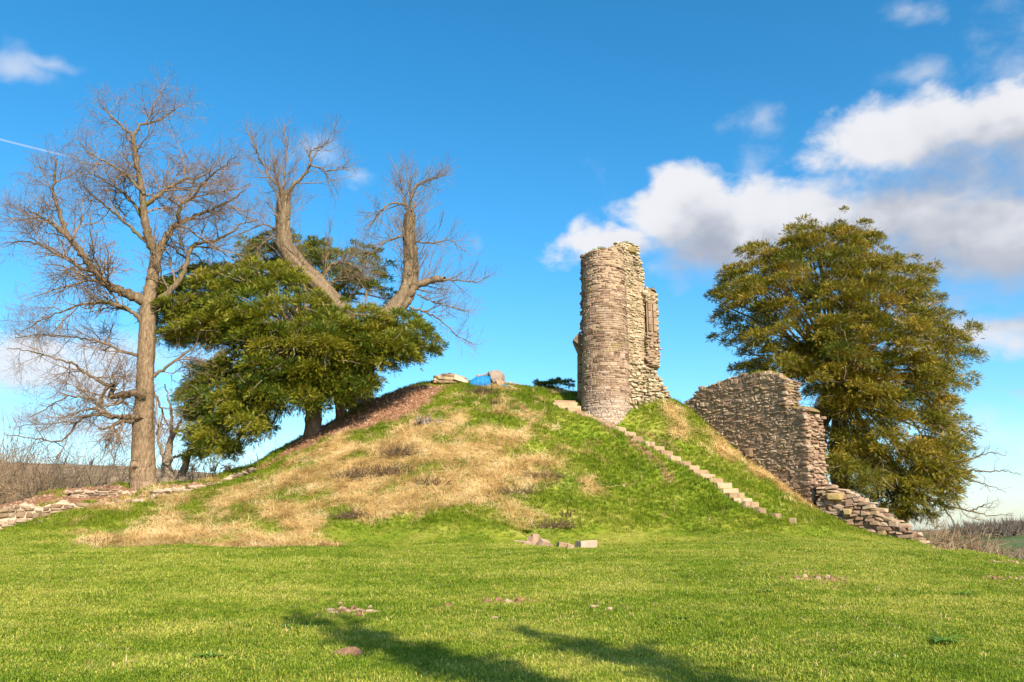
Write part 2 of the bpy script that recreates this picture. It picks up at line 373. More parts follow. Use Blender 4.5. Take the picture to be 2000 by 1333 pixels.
STEPS = [(1572, 1535, 1021), (1540, 1500, 1012), (1511, 1468, 1001), (1490, 1448, 989), (1471, 1432, 979), (1458, 1420, 969), (1447, 1408, 960), (1434, 1397, 949), (1417, 1382, 940), (1400, 1363, 931), (1385, 1354, 923), (1368, 1343, 915), (1350, 1325, 906),
         (1331, 1308, 896), (1316, 1290, 886), (1299, 1274, 877), (1280, 1258, 868), (1258, 1236, 858), (1240, 1221, 849), (1222, 1202, 840), (1203, 1181, 831), (1181, 1160, 822), (1160, 1141, 814), (1143, 1129, 808), (1131, 1113, 802), (1128, 1093, 797), (1126, 1082, 791), (1126, 1081, 786)]
STEP_D = np.interp(np.arange(len(STEPS)), [0, 3, 12, 19, 22, len(STEPS) - 1], [36.5, 37.4, 40.2, 43.0, 43.85, 46.0])
STEP_C = np.array([P((a + b) / 2, y, D) for (a, b, y), D in zip(STEPS, STEP_D)])
CUTS = []
for (_, pt, pbm, D0, D1, pxr, *_r) in LOW_WALLS:
    A, B = lw_plane(pbm, D0, D1, pxr); L = np.hypot(*(B - A)); T = (B - A) / L
    CUTS.append((A, T, L, np.array(sorted(on_plane(a, b, A, T) for a, b in pt)), np.array(sorted(on_plane(a, b, A, T) for a, b in pbm))))
def cut_banks(x, y, z):
    for A, T, L, top, bot in CUTS:
        u = (x - A[0]) * T[0] + (y - A[1]) * T[1]; f = (x - A[0]) * T[1] - (y - A[1]) * T[0]       # f > 0 in front
        near = smooth(u, -.5, .2) * (1 - smooth(u, L - .2, L + .5))
        zb = np.interp(u, bot[:, 0], bot[:, 1]); zt = np.interp(u, top[:, 0], top[:, 1])
        wf = near * smooth(f, -.36, -.28) * (1 - smooth(f, .5, 2.2)); z = np.where(wf > 0, z * (1 - wf) + np.minimum(z, zb) * wf, z)
        wb = near * (1 - smooth(f, -.44, -.36)) * smooth(f, -2.0, -.9); z = np.where(wb > 0, z * (1 - wb) + (zt + .02 + .10 * np.clip(-f - .5, 0, 1)) * wb, z)
    best, zp = step_dist(x, y)
    w = 1 - smooth(best, .75, 1.9)
    return z * (1 - w) + (zp - .09) * w
def step_dist(x, y):
    best = np.full(np.shape(x), 1e9); zp = np.zeros(np.shape(x))
    for p, q in zip(STEP_C[:-1], STEP_C[1:]):                         # bed of the steps, cut level with them
        dx, dy = q[0] - p[0], q[1] - p[1]; t = np.clip(((x - p[0]) * dx + (y - p[1]) * dy) / (dx * dx + dy * dy + 1e-9), 0, 1)
        dd = np.hypot(x - p[0] - t * dx, y - p[1] - t * dy); m = dd < best; best = np.where(m, dd, best); zp = np.where(m, p[2] + (q[2] - p[2]) * t, zp)
    return best, zp
def farz(x, y):
    az = np.arctan2(x, np.maximum(y, 1)); r = np.hypot(x, y)
    skyl = np.interp(az, [-.9, -.56, -.45, -.3, -.1, .2, .45, .56, .62, .9], [.072, .066, .063, .058, .03, .0, -.004, .004, .001, .01])
    top = 1.6 + skyl * 900 + 9 * (fbm(x / 160, y / 160, 5, 3) - .5)
    base = -16 + 5 * (fbm(x / 90, y / 90, 3, 3) - .5)
    z = base + (top - base) * smooth(r, 180, 900)
    return np.where(y < -20, -4 + 4 * fbm(x / 80, y / 80, 9, 2), z)
def terrain(x, y):
    x = np.asarray(x, float); y = np.asarray(y, float)
    ox = np.maximum(np.abs(x) - 38, 0); oy = np.maximum(np.maximum(y - 68, -2 - y), 0)
    w = smooth(np.hypot(ox, oy), 0, 45)
    zc = np.clip(tps(np.clip(x, -46, 46), np.clip(y, -12, 76)), -9, 12)
    det = (fbm(x * .9, y * .9, 2, 3) - .5) * .10 + (fbm(x * 2.7, y * 2.7, 21, 2) - .5) * .05
    det = det + .38 * np.exp(-((x + 2.4) ** 2 / 5 + (y - 33.9) ** 2 / 2.2))
    rough = smooth(zc, 1.3, 2.6) * (.22 * (fbm(x * .8, y * .8, 31, 3) - .5) + .10 * (fbm(x * 2.5, y * 2.5, 33, 2) - .5))
    return cut_banks(x, y, zc + det + rough) * (1 - w) + farz(x, y) * w
def hitground(px, py, lo=4, hi=62):
    """where the view ray through a photo pixel first meets the terrain"""
    ys = np.arange(lo, hi, .1); d = ray(px, py); k = ys / d[1]
    X = CAM[0] + d[0] * k; Z = CAM[2] + d[2] * k
    below = Z < terrain(X, ys)
    if not below.any(): i = len(ys) - 1
    else: i = int(np.argmax(below))
    return np.array([X[i], ys[i], float(terrain(X[i:i + 1], ys[i:i + 1])[0])])
def gz(x, y): return float(terrain(np.array([x]), np.array([y]))[0])

def in_poly(px, py, poly):
    """signed distance to a polygon, positive inside"""
    px = np.asarray(px, float); py = np.asarray(py, float); inside = np.zeros(px.shape, bool); dist = np.full(px.shape, 1e9)
    n = len(poly)
    for i in range(n):
        x0, y0 = poly[i]; x1, y1 = poly[(i + 1) % n]
        c = ((y0 > py) != (y1 > py)) & (px < (x1 - x0) * (py - y0) / (y1 - y0 + 1e-12) + x0); inside ^= c
        dx, dy = x1 - x0, y1 - y0; t = np.clip(((px - x0) * dx + (py - y0) * dy) / (dx * dx + dy * dy + 1e-9), 0, 1)
        dist = np.minimum(dist, np.hypot(px - x0 - t * dx, py - y0 - t * dy))
    return np.where(inside, dist, -dist)
def polyline_d(px, py, pts):
    dist = np.full(np.shape(px), 1e9)
    for (x0, y0), (x1, y1) in zip(pts[:-1], pts[1:]):
        dx, dy = x1 - x0, y1 - y0; t = np.clip(((px - x0) * dx + (py - y0) * dy) / (dx * dx + dy * dy), 0, 1)
        dist = np.minimum(dist, np.hypot(px - x0 - t * dx, py - y0 - t * dy))
    return dist
DRY_POLYS = [[(120, 1040), (230, 1060), (330, 1000), (470, 945), (560, 905), (640, 880), (760, 835), (860, 815), (980, 825), (1020, 870), (1080, 890), (1180, 950), (1175, 1000), (1050, 985),
              (950, 1000), (820, 1015), (700, 1025), (640, 1070), (500, 1078), (330, 1075), (200, 1068)],
             [(1290, 775), (1345, 795), (1480, 905), (1590, 985), (1560, 985), (1440, 905), (1350, 850), (1300, 820)],
             [(960, 900), (1040, 890), (1120, 960), (1130, 1040), (1020, 1050), (930, 1010)]]
EARTH_POLYS = [[(505, 915), (600, 845), (700, 795), (800, 750), (880, 752), (840, 792), (770, 828), (690, 845), (620, 868), (545, 905)],
               [(20, 970), (70, 958), (130, 962), (200, 968), (290, 965), (290, 985), (190, 985), (80, 992), (0, 1004), (-40, 1010), (-40, 990)], [(120, 958), (140, 945), (230, 944), (300, 952), (430, 936), (440, 946), (320, 958), (280, 972), (250, 975), (130, 975)],
               [(1795, 1060), (1825, 1062), (1866, 1074), (1866, 1082), (1830, 1080)]]
EARTH_LINES = [([(1018, 795), (1026, 815), (1045, 840), (1064, 856)], 6), ([(1085, 848), (1130, 870), (1190, 905)], 3), ([(1232, 858), (1260, 880), (1290, 905), (1310, 935)], 9), ([(1180, 828), (1200, 850)], 5), ([(1240, 838), (1275, 855), (1330, 885)], 5)]
EARTH_SPOTS = [(690, 1194, 60, 7), (1010, 1180, 60, 6), (1190, 1187, 26, 7), (1275, 1185, 10, 4), (1610, 1130, 60, 12), (1625, 1150, 30, 4), (678, 1277, 14, 6), (1950, 1132, 60, 5), (1585, 1312, 22, 6), (1020, 795, 22, 8), (940, 803, 30, 9), (820, 830, 40, 12), (1960, 1100, 50, 4), (810, 1192, 26, 3), (870, 1190, 22, 3), (280, 1078, 50, 4), (1420, 1298, 18, 5)]
GREEN_SPOTS = [(1130, 1000, 90, 60), (900, 1010, 90, 25), (560, 970, 40, 16), (660, 1000, 46, 14), (600, 905, 30, 12), (720, 855, 60, 12), (545, 1040, 30, 14), (1040, 870, 60, 24), (1100, 960, 40, 20), (470, 990, 24, 12), (1000, 850, 40, 20)]
def masks(X, Y, Z):
    px, py = proj(X, Y, Z)
    ok = (Y > 3) & (Y < 64) & (np.abs(X) < 42)
    n1 = fbm(X * .55, Y * .55, 11, 4); n2 = fbm(X * 1.7, Y * 1.7, 12, 3)
    jit = (n1 - .5) * 150 + (n2 - .5) * 60
    dry = np.zeros(X.shape)
    for k, pg in enumerate(DRY_POLYS):
        dry = np.maximum(dry, smooth(in_poly(px, py, pg) + jit * (.5 if k != 1 else .25), -8, 22) * (.95 if k < 2 else .45))
    for (cx, cy, rx, ry) in GREEN_SPOTS:
        dry *= 1 - .8 * smooth(1.3 - np.hypot((px - cx) / rx, (py - cy) / ry) + (n2 - .5) * 1.5, 0, .6)
    dry *= .22 + .78 * smooth(fbm(X * .8, Y * .8, 14, 3), .40, .52)
    upper = smooth(in_poly(px, py, [(700, 840), (900, 748), (1060, 768), (1110, 860), (1000, 900), (850, 850)]), 0, 30)
    dry = np.maximum(dry, upper * .75 * smooth(n2, .5, .68))
    dry = np.maximum(dry, .6 * smooth(fbm(X * .7, Y * .7, 17, 3), .60, .72) * smooth(Z, 1.35, 2.2) * (1 - .85 * smooth(px, 1060, 1130) * (1 - smooth(in_poly(px, py, DRY_POLYS[1]), -30, 0))))
    earth = np.zeros(X.shape)
    for pg in EARTH_POLYS: earth = np.maximum(earth, smooth(in_poly(px, py, pg) + (n2 - .5) * 26, -3, 7))
    for pts, w in EARTH_LINES: earth = np.maximum(earth, smooth(w - polyline_d(px, py, pts) + (n2 - .5) * 14, 0, 5))
    for (cx, cy, rx, ry) in EARTH_SPOTS: earth = np.maximum(earth, .9 * smooth(1.0 - np.hypot((px - cx) / rx, (py - cy) / ry) + (n2 - .5) * 2.2, .1, .7))
    earth = np.maximum(earth, .55 * smooth(fbm(X * 1.3, Y * 1.3, 41, 3), .70, .78) * smooth(Z, 1.3, 2.0))
    return np.where(ok, dry * (1 - earth), 0), np.where(ok, earth, 0)

def axis(lo, hi, step, farlo, farhi):
    c = list(np.arange(lo, hi + 1e-6, step)); s = step; a = c[0]; L = []
    while a > farlo: s *= 1.22; a -= s; L.append(a)
    s = step; b = c[-1]; R = []
    while b < farhi: s *= 1.22; b += s; R.append(b)
    return np.array(L[::-1] + c + R)
GX = axis(-28, 28, .25, -6000, 6000); GY = axis(7, 58, .25, -900, 9000)
XX, YY = np.meshgrid(GX, GY); ZZ = terrain(XX, YY)
nx, ny = len(GX), len(GY)
idx = np.arange(nx * ny).reshape(ny, nx)
quads = np.stack([idx[:-1, :-1], idx[:-1, 1:], idx[1:, 1:], idx[1:, :-1]], -1).reshape(-1, 4)
V = np.stack([XX, YY, ZZ], -1).reshape(-1, 3)
dryA, earthA = masks(V[:, 0], V[:, 1], V[:, 2])
gm = mesh_np('ground', V, quads, M_GROUND, True)
fattr(gm, 'dry', dryA); fattr(gm, 'earth', earthA)
rr = np.hypot(V[:, 0], V[:, 1]); fattr(gm, 'far', smooth(rr, 70, 160)); 
fattr(gm, 'wood', smooth(rr, 60, 110) * np.maximum(smooth(V[:, 0] / np.maximum(rr, 1), -.05, -.2), smooth(V[:, 2], -4, 0) * smooth(rr, 500, 700)))
ground = obj('ground', gm); tag(ground, 'grassy castle mound, lawn and far valley land', None, kind='structure')

# ------------------------------------------------------------------ masonry
def stone_variants(n, ch, jit, seed):
    rng = np.random.default_rng(seed); out = []
    for k in range(n):
        bm = bmesh.new()
        for sx in (-1, 1):
            for sy in (-1, 1):
                for sz in (-1, 1):
                    j = rng.uniform(-jit, jit, 3); c = ch * rng.uniform(.5, 1.5)
                    for ax in range(3):
                        q = np.array([sx, sy, sz]) * (.5 - c); q[ax] = (sx, sy, sz)[ax] * .5
                        bm.verts.new(q + j)
        bmesh.ops.convex_hull(bm, input=bm.verts)
        bmesh.ops.delete(bm, geom=[v for v in bm.verts if not v.link_faces], context='VERTS')
        bmesh.ops.triangulate(bm, faces=bm.faces)
        me = bpy.data.meshes.new('stone'); bm.to_mesh(me); bm.free()
        Vv = np.array([v.co[:] for v in me.vertices]); Ff = np.array([p.vertices[:] for p in me.polygons])
        out.append((me, Vv, Ff))
    return out
VAR = stone_variants(12, .05, .03, 3)
VAR_ROUGH = stone_variants(12, .13, .12, 8)

class Stones:
    """stones of one masonry thing: the ones that show largest become parts, the rest one bed of stone"""
    def __init__(s, seed): s.items = []; s.rng = random.Random(seed)
    def add(s, c, T, N, size, rot=0.0, mat='wall', rough=False, tilt=0.0):
        T = Vector((T[0], T[1], T[2] if len(T) > 2 else 0)).normalized(); N = Vector((N[0], N[1], 0)).normalized(); U = Vector((0, 0, 1))
        if T.cross(N).z < 0: T = -T
        M3 = Matrix((T, N, U)).transposed()
        R = Matrix.Rotation(rot, 3, N) @ Matrix.Rotation(tilt, 3, U)
        M3 = R @ M3 @ Matrix.Diagonal(size)
        M = M3.to_4x4(); M.translation = Vector(c)
        face = max(0.0, -(N.x * c[0] + N.y * c[1]) / math.hypot(c[0], c[1]))
        s.items.append((size[0] * size[2] * (face + .05), M, mat, rough, s.rng.randrange(12), s.rng.random()))
    def build(s, parent, limit=290):
        base = Matrix.Translation(-parent.location)
        s.items.sort(key=lambda q: -q[0])
        cache = {}
        for (_, M, mat, rough, k, tone) in s.items[:limit]:
            key = (mat, rough, k)
            if key not in cache:
                me = (VAR_ROUGH if rough else VAR)[k][0].copy(); me.materials.append(MS[mat][0]); cache[key] = me
            o = obj('stone', cache[key], parent); o.matrix_basis = base @ M
        rest = {}
        for it in s.items[limit:]: rest.setdefault(it[2], []).append(it)
        for mat, L in rest.items():
            VV, FF, TT = [], [], []; n = 0
            for (_, M, _, rough, k, tone) in L:
                _, vv, ff = (VAR_ROUGH if rough else VAR)[k]
                A = np.array(base @ M); VV.append(vv @ A[:3, :3].T + A[:3, 3]); FF.append(ff + n); n += len(vv); TT.append(np.full(len(vv), tone))
            me = mesh_np('stonework', np.concatenate(VV), np.concatenate(FF), MS[mat][1]); fattr(me, 'tone', np.concatenate(TT))
            o = obj('stonework', me, parent); tag(o, kind='stuff')

def lay(st, surf, L, zlo, zhi, zmin, zmax, hr, lr, mat, depth=.3, gap=.018, rough=False, push=(-.02, .035), skip=None, wob=0.0, rot=.03):
    """courses of stones over a face; surf(u, z) gives x, y, tangent, normal"""
    r = st.rng; z = zmin; k = 0
    while z < zmax:
        h = r.uniform(*hr)
        if r.random() < .12: h *= 1.5
        u = -r.uniform(0, lr[0])
        while u < L:
            l = r.uniform(*lr) * (1.0 if r.random() > .15 else 1.6)
            uc = u + l / 2; dz = wob * math.sin(uc * 1.3 + k * .7) + wob * .6 * (r.random() - .5)
            zc = z + h / 2 + dz + (r.uniform(-.3, .3) * h if rough else 0)
            if 0.0 <= uc <= L and zlo(uc) - .1 < zc < zhi(uc) - h * .2 and not (skip and skip(uc, zc)):
                x, y, T, N = surf(uc, zc); e = r.uniform(*push)
                if r.random() < .06: e += .04
                hh = h * (r.uniform(.75, 1.35) if rough else 1)
                if not rough and r.random() < .10: hh = h * 2.0; e += .006
                st.add((x + N[0] * (e - depth / 2), y + N[1] * (e - depth / 2), zc), T, N, (max(l - gap, .05), depth, max(hh - gap, .03)), r.uniform(-rot, rot), mat, rough, r.uniform(-.06, .06) if rough else 0)
            u += l
        z += h; k += 1
def face(A, B):
    """vertical plane from A to B (x, y); the outside lies to the right of A->B"""
    A = np.array(A[:2]); B = np.array(B[:2]); L = float(np.hypot(*(B - A))); T = (B - A) / L; N = np.array([T[1], -T[0]])
    def surf(u, z): q = A + T * u; return q[0], q[1], T, N
    return surf, L, A, T, N
def profile(pts, A, T):
    q = sorted(on_plane(a, b, A, T) for a, b in pts); us = [a for a, _ in q]; zs = [b for _, b in q]
    return lambda u: float(np.interp(u, us, zs))
def prism(plan, zlo, zhi, n_sub=1):
    """vertical solid over a plan polygon (counter-clockwise), top and bottom heights per corner"""
    n = len(plan); V = [(*p, zlo[i]) for i, p in enumerate(plan)] + [(*p, zhi[i]) for i, p in enumerate(plan)]
    Fq = [(i, (i + 1) % n, n + (i + 1) % n, n + i) for i in range(n)]
    me = bpy.data.meshes.new('core'); me.from_pydata(V, [], Fq + [tuple(range(n, 2 * n)), tuple(range(n - 1, -1, -1))]); me.update(); return me
def wall_core(name, parent, surf, L, N, zlo, zhi, thick, mat, inset=.03, n=40, seed=1):
    """solid behind a face: thickness goes inward, ragged top"""
    r = random.Random(seed); V, Fq = [], []; bx, by, bz = parent.location
    for i in range(n + 1):
        u = min(max(L * i / n, inset), L - inset); x, y, T, _ = surf(u, 0); zt = zhi(u) + r.uniform(-.06, .02); zb = zlo(u) - .35
        for dd, z in ((-inset, zb), (-inset, zt - .03), (-thick / 2, zt + r.uniform(-.02, .07)), (-thick + inset, zt - .06), (-thick + inset, zb)):
            V.append((x + N[0] * dd - bx, y + N[1] * dd - by, z - bz))
    for i in range(n):
        for k in range(5): Fq.append((i * 5 + k, i * 5 + (k + 1) % 5, i * 5 + 5 + (k + 1) % 5, i * 5 + 5 + k))
    Fq += [tuple(range(5))[::-1], tuple(n * 5 + k for k in range(5))]
    me = bpy.data.meshes.new(name); me.from_pydata(V, [], Fq); me.update(); me.materials.append(mat)
    return obj(name, me, parent)

BLADES = {}
def blade_patch(pts, n_each, h, spread, seed, width=.012, droop=.5):
    """loose grass blades standing at given points"""
    rng = np.random.default_rng(seed); VV, FF = [], []; n = 0
    for p in pts:
        for k in range(n_each):
            b = np.array(p) + np.r_[rng.normal(0, spread, 2), 0]; a = rng.uniform(0, 6.28); hh = h * rng.uniform(.5, 1.3)
            o = np.array([math.cos(a), math.sin(a), 0]); s = np.array([-o[1], o[0], 0]) * width
            q = [b - s, b + s, b + o * hh * droop * .3 + [0, 0, hh * .6] - s * .7, b + o * hh * droop * .3 + [0, 0, hh * .6] + s * .7, b + o * hh * droop + [0, 0, hh * (1 - .25 * droop)]]
            VV += q; FF += [(n, n + 1, n + 3), (n, n + 3, n + 2), (n + 2, n + 3, n + 4)]; n += 5
    return np.array(VV), np.array(FF)
def soil_cap(name, parent, pts, halfw, mat=None, seed=1, grass=None, thick=.12):
    """lumpy turf and soil lying on a wall head; pts: list of (x, y, z), halfw: (dx, dy) across"""
    r = random.Random(seed); bx, by, bz = parent.location; V, Fq = [], []; m = 7
    P0 = np.array(pts); t = np.linspace(0, len(P0) - 1, len(P0) * 4); q = np.stack([np.interp(t, range(len(P0)), P0[:, k]) for k in range(3)], 1)
    for i, c in enumerate(q):
        e = math.sin(math.pi * i / (len(q) - 1)) ** .5
        for k in range(m):
            s = (k / (m - 1) * 2 - 1) * (.75 + .25 * e) * r.uniform(.9, 1.08); hgt = thick * (1 - s * s) * e * r.uniform(.6, 1.4) - .03
            V.append((c[0] + halfw[0] * s - bx, c[1] + halfw[1] * s - by, c[2] + hgt - bz - (.06 if abs(s) > .9 else 0)))
    n = len(q)
    for i in range(n - 1):
        for k in range(m - 1): a = i * m + k; Fq.append((a, a + 1, a + m + 1, a + m))
    me = bpy.data.meshes.new(name); me.from_pydata(V, [], Fq); me.update(); me.materials.append(mat or M_CAP)
    for p in me.polygons: p.use_smooth = True
    o = obj(name, me, parent)
    if grass:
        gp = [V[r.randrange(len(V))] for _ in range(grass)]
        v, f = blade_patch(gp, 9, .13, .05, seed, .011, .7); g = obj('grass', mesh_np('grass', v, f, M_SLOPE), parent); tag(g, kind='stuff')
    return o

# ---- round tower with the wall stub behind it
DT = 45.7
def build_tower():
    cb = P(1184, 822, DT - 1.3); cx, cy = P(1183.5, 800, DT)[0], DT
    z0 = gz(cx, cy - 1.3) - .25
    root = thing('ruined_tower', 'tall ruined round stone tower with broken top standing at the head of the steps', 'tower', (cx, cy, z0))
    st = Stones(5)
    ztop_of_z = lambda py, D=DT: P(1184, py, D)[2]
    zT = ztop_of_z(492)
    def rad(z): return 1.40 - .22 * np.clip((z - z0) / (zT - z0), 0, 1.1)
    def cxa(z): return cx + .10 * np.clip((z - z0) / (zT - z0), 0, 1.1)
    top_pts = [(1136, 494), (1142, 492), (1165, 489), (1190, 488), (1205, 484), (1215, 478), (1240, 476)]
    tx = [P(a, b, DT - .8)[0] for a, b in top_pts]; tz = [P(a, b, DT - .8)[2] for a, b in top_pts]
    def ztop(x): return float(np.interp(x, tx, tz))
    # core of the drum
    n = 40; nz = 30; V, Fq = [], []
    for j in range(nz + 1):
        for i in range(n):
            a = 2 * math.pi * i / n; f = j / nz
            zt = ztop(cxa(zT) + rad(zT) * math.cos(a)) - .05
            z = z0 - .4 + (zt - z0 + .4) * f; r = rad(z) - .004
            V.append((cxa(z) + r * math.cos(a) - cx, r * math.sin(a), z - z0))
    for j in range(nz):
        for i in range(n): Fq.append((j * n + i, j * n + (i + 1) % n, (j + 1) * n + (i + 1) % n, (j + 1) * n + i))
    Fq.append(tuple(nz * n + i for i in range(n)))
    me = bpy.data.meshes.new('core'); me.from_pydata(V, [], Fq); me.update(); me.materials.append(M_MORTAR); obj('core', me, root)
    a0, a1 = math.radians(165), math.radians(368)          # visible sweep, through the front
    def surf(u, z):
        a = a0 + u / 1.3; r = rad(z) + .05 * (float(fbm(np.array([a * 1.6]), np.array([z * .7]), 5, 2)[0]) - .5)
        return cxa(z) + r * math.cos(a), cy + r * math.sin(a), (-math.sin(a), math.cos(a)), (math.cos(a), math.sin(a))
    hole = P(1159, 638, DT - 1.1)[2]
    def skip(u, z): 
        a = math.degrees(a0 + u / 1.3)
        return (abs(a - 238) < 5 and abs(z - hole) < .17) or (abs(a - 306) < 3.5 and abs(z - ztop_of_z(698)) < .09)
    zl = lambda u: z0 - .2
    zh = lambda u: ztop(surf(u, zT)[0])
    zmid = ztop_of_z(575)
    lay(st, surf, 1.3 * (a1 - a0), zl, zh, z0 - .1, zmid, (.06, .17), (.16, .6), 'tower', .25, .028, False, (.002, .02), skip, .012)
    lay(st, surf, 1.3 * (a1 - a0), zl, zh, zmid, zT + .6, (.09, .19), (.16, .5), 'tower', .3, .035, True, (-.012, .03), skip, .03)
    # putlog hole: dark recess shows the core set back, so give it an open box
    # wall stub behind: plan corners
    A = P(1213, 700, DT + .25)[:2]; B = P(1264, 700, DT + 1.75)[:2]; C = P(1250, 700, DT + 3.4)[:2]; Dd = P(1141, 700, DT + 2.6)[:2]; E = P(1139, 700, DT + .9)[:2]
    ztB = P(1250, 482, DT + 1.5)[2]
    def side(Pa, Pb, prof, zlo, mat, hr=(.08, .18), lr=(.12, .34), push=(-.04, .05), wob=.04, skip=None, zr=None):
        s, L, A_, T, N = face(Pa, Pb)
        zz = zr or (min(prof(0), prof(L)) - 20, max(prof(i * L / 10) for i in range(11)))
        lay(st, s, L, lambda u: zlo, prof, zlo, zz[1] + .1, hr, lr, mat, .32, .03, True, push, skip, wob, .09)
    zfoot = P(1250, 790, DT)[2] - .4
    sA, LA, AA, TA, NA = face(A, B)
    pa = profile([(1200, 474), (1222, 471), (1235, 474), (1248, 481), (1252, 495), (1257, 520), (1262, 545), (1264, 560)], AA, TA)
    side(A, B, pa, zfoot, 'cream')
    sB, LB, AB_, TB, NB = face(B, C); pb = lambda u: pa(LA) - .1
    side(B, C, pb, zfoot, 'cream')
    sE, LE, AE, TE, NE = face(Dd, E)
    zle = P(1136, 600, DT + 1)[2]
    side(Dd, E, lambda u: P(1140, 500 + 60 * u / LE * 0, DT + 1)[2], zfoot, 'tower')
    # solid behind those faces, stepped down to the right
    def core(plan, zl, zt, nm='core', mat=M_MORTAR):
        c = np.mean(plan, axis=0); pl = [tuple(c + (np.array(p) - c) * .965 - np.array([cx, cy])) for p in plan]
        me = prism(pl, [zl - z0] * len(plan), [q - z0 for q in zt]); me.materials.append(mat); obj(nm, me, root)
    Bu = A + TA * (LA * .62); Cu = C + (Dd - C) * .3
    zu = P(1245, 480, DT + 1.3)[2]; zr_ = P(1262, 556, DT + 1.6)[2]
    core([tuple(A), tuple(Bu), tuple(Cu), tuple(Dd), tuple(E)], zfoot - .3, [zu - .25, zu - .2, zu - .3, P(1140, 510, DT + 1)[2], P(1140, 510, DT + 1)[2]])
    core([tuple(Bu + (A - Bu) * .1), tuple(B), tuple(C), tuple(Cu)], zfoot - .3, [P(1255, 520, DT + 1.5)[2] - .2, zr_ - .05, zr_ - .1, zr_])
    # extra upper stones hiding the step between the two
    # pilaster with dressed window jamb at the right-hand end
    J0 = P(1262, 640, DT + 1.45)[:2]; J1 = P(1286, 640, DT + 1.75)[:2]; J2 = P(1283, 640, DT + 3.0)[:2]; J3 = P(1258, 640, DT + 3.0)[:2]
    zj1 = P(1275, 562, DT + 1.6)[2]; zj0 = P(1275, 716, DT + 1.6)[2]; zd1 = P(1280, 592, DT + 1.6)[2]; zd0 = P(1280, 648, DT + 1.6)[2]
    core([tuple(J0 + (J1 - J0) * .06), tuple(J1 - (J1 - J0) * .10), tuple(J2), tuple(J3)], zj0 + .1, [zj1 + .05, zj1 - .3, zj1 - .3, zj1], mat=M_MORTAR_DK)
    sJ, LJ, AJ, TJ, NJ = face(J0, J1)
    pj = lambda u: zj1 - .35 * (u / LJ) ** 2
    lay(st, sJ, LJ, lambda u: zd1, pj, zd1, zj1 + .1, (.10, .18), (.14, .3), 'cream', .3, .03, True, (-.04, .06), None, .02)
    lay(st, sJ, LJ * .95, lambda u: zj0, lambda u: zd0, zj0, zd0, (.09, .17), (.14, .34), 'wall', .34, .03, True, (-.14, .10), None, .03, .12)
    sK, LK, _, TK, NK = face(J1, J2)
    lay(st, sK, LK, lambda u: zj0, lambda u: pj(LJ), zj0, zj1, (.10, .18), (.16, .4), 'cream', .3, .03, True, (-.10, .05), None, .03, .1)
    z = zd0
    while z < zd1 - .05:                                     # dressed jamb: paired upright blocks with a dark slot between
        h = min(.36 + .1 * st.rng.random(), zd1 - z)
        for uc, w in ((LJ * .30, .20), (LJ * .72, .24)):
            x, y, T, N = sJ(uc, z)
            st.add((x - N[0] * .08, y - N[1] * .08, z + h / 2), T, N, (w, .3, h - .02), 0, 'pink')
        z += h
    # rubble foot
    f0 = P(1222, 760, DT - .3)[:2]; f1 = P(1306, 775, DT + .9)[:2]
    sF, LF, AF, TF, NF = face(f0, f1)
    pf = profile([(1222, 705), (1240, 702), (1262, 712), (1282, 722), (1292, 745), (1300, 760), (1309, 778)], AF, TF)
    def surf_f(u, z):
        x, y, T, N = sF(u, z); b = max(0, (pf(0) - z)) * .12
        return x + N[0] * b, y + N[1] * b, T, N
    lay(st, surf_f, LF, lambda u: zfoot, pf, zfoot, pf(0) + .3, (.08, .18), (.15, .42), 'cream', .6, .012, True, (-.08, .10), None, .05, .14)
    nV, nF = [], []; nn = 16
    for i in range(nn + 1):
        u = LF * i / nn; zt = pf(u) - .06
        for dd, zz in ((.18, zfoot - .3), (-.10, zt), (-1.3, zt - .1), (-1.4, zfoot - .3)):
            x, y, T, N = sF(u, 0); nV.append((x + N[0] * dd - cx, y + N[1] * dd - cy, zz - z0))
    for i in range(nn):
        for k in range(3): nF.append((i * 4 + k, i * 4 + k + 1, i * 4 + 5 + k, i * 4 + 4 + k))
    nF += [(3, 2, 1, 0), tuple(nn * 4 + k for k in range(4))]
    me = bpy.data.meshes.new('rubble_core'); me.from_pydata(nV, [], nF); me.update(); me.materials.append(M_MORTAR); obj('rubble_core', me, root)
    # leftovers of an arch on the far side: slanting springer stone and jamb shaft
    def block(nm, quad_px, D0, D1, mat):
        V = [P(a, b, D0) - np.array([cx, cy, z0]) for a, b in quad_px] + [P(a, b, D0) * 1.0 - np.array([cx, cy, z0]) + np.array([.04, D1 - D0, 0]) for a, b in quad_px]
        n = len(quad_px); Fq = [tuple(range(n)), tuple(range(2 * n - 1, n - 1, -1))] + [(i, i + n, (i + 1) % n + n, (i + 1) % n) for i in range(n)]
        me = bpy.data.meshes.new(nm); me.from_pydata([tuple(v) for v in V], [], Fq); me.update(); me.materials.append(mat)
        bm = bmesh.new(); bm.from_mesh(me); bmesh.ops.recalc_face_normals(bm, faces=bm.faces); bmesh.ops.bevel(bm, geom=bm.edges, offset=.03, segments=1); bm.to_mesh(me); bm.free()
        return obj(nm, me, root)
    block('springer', [(1119, 664), (1132, 648), (1148, 672), (1146, 684), (1139, 680)], DT + .2, DT + 1.1, MS['wall'][0])
    block('springer', [(1120, 667), (1138, 682), (1137, 693), (1130, 690)], DT + .5, DT + 1.3, MS['wall'][0])
    y0 = 694
    while y0 < 768:
        block('jamb_block', [(1127.5, y0), (1136, y0 + 1), (1137, y0 + 17), (1128, y0 + 17)], DT + .9, DT + 1.5, MS['wall'][0])
        block('jamb_block', [(1134, y0), (1142, y0 + 1), (1142, y0 + 17), (1134.5, y0 + 17)], DT + 1.1, DT + 1.7, MS['wall'][0]); y0 += 18
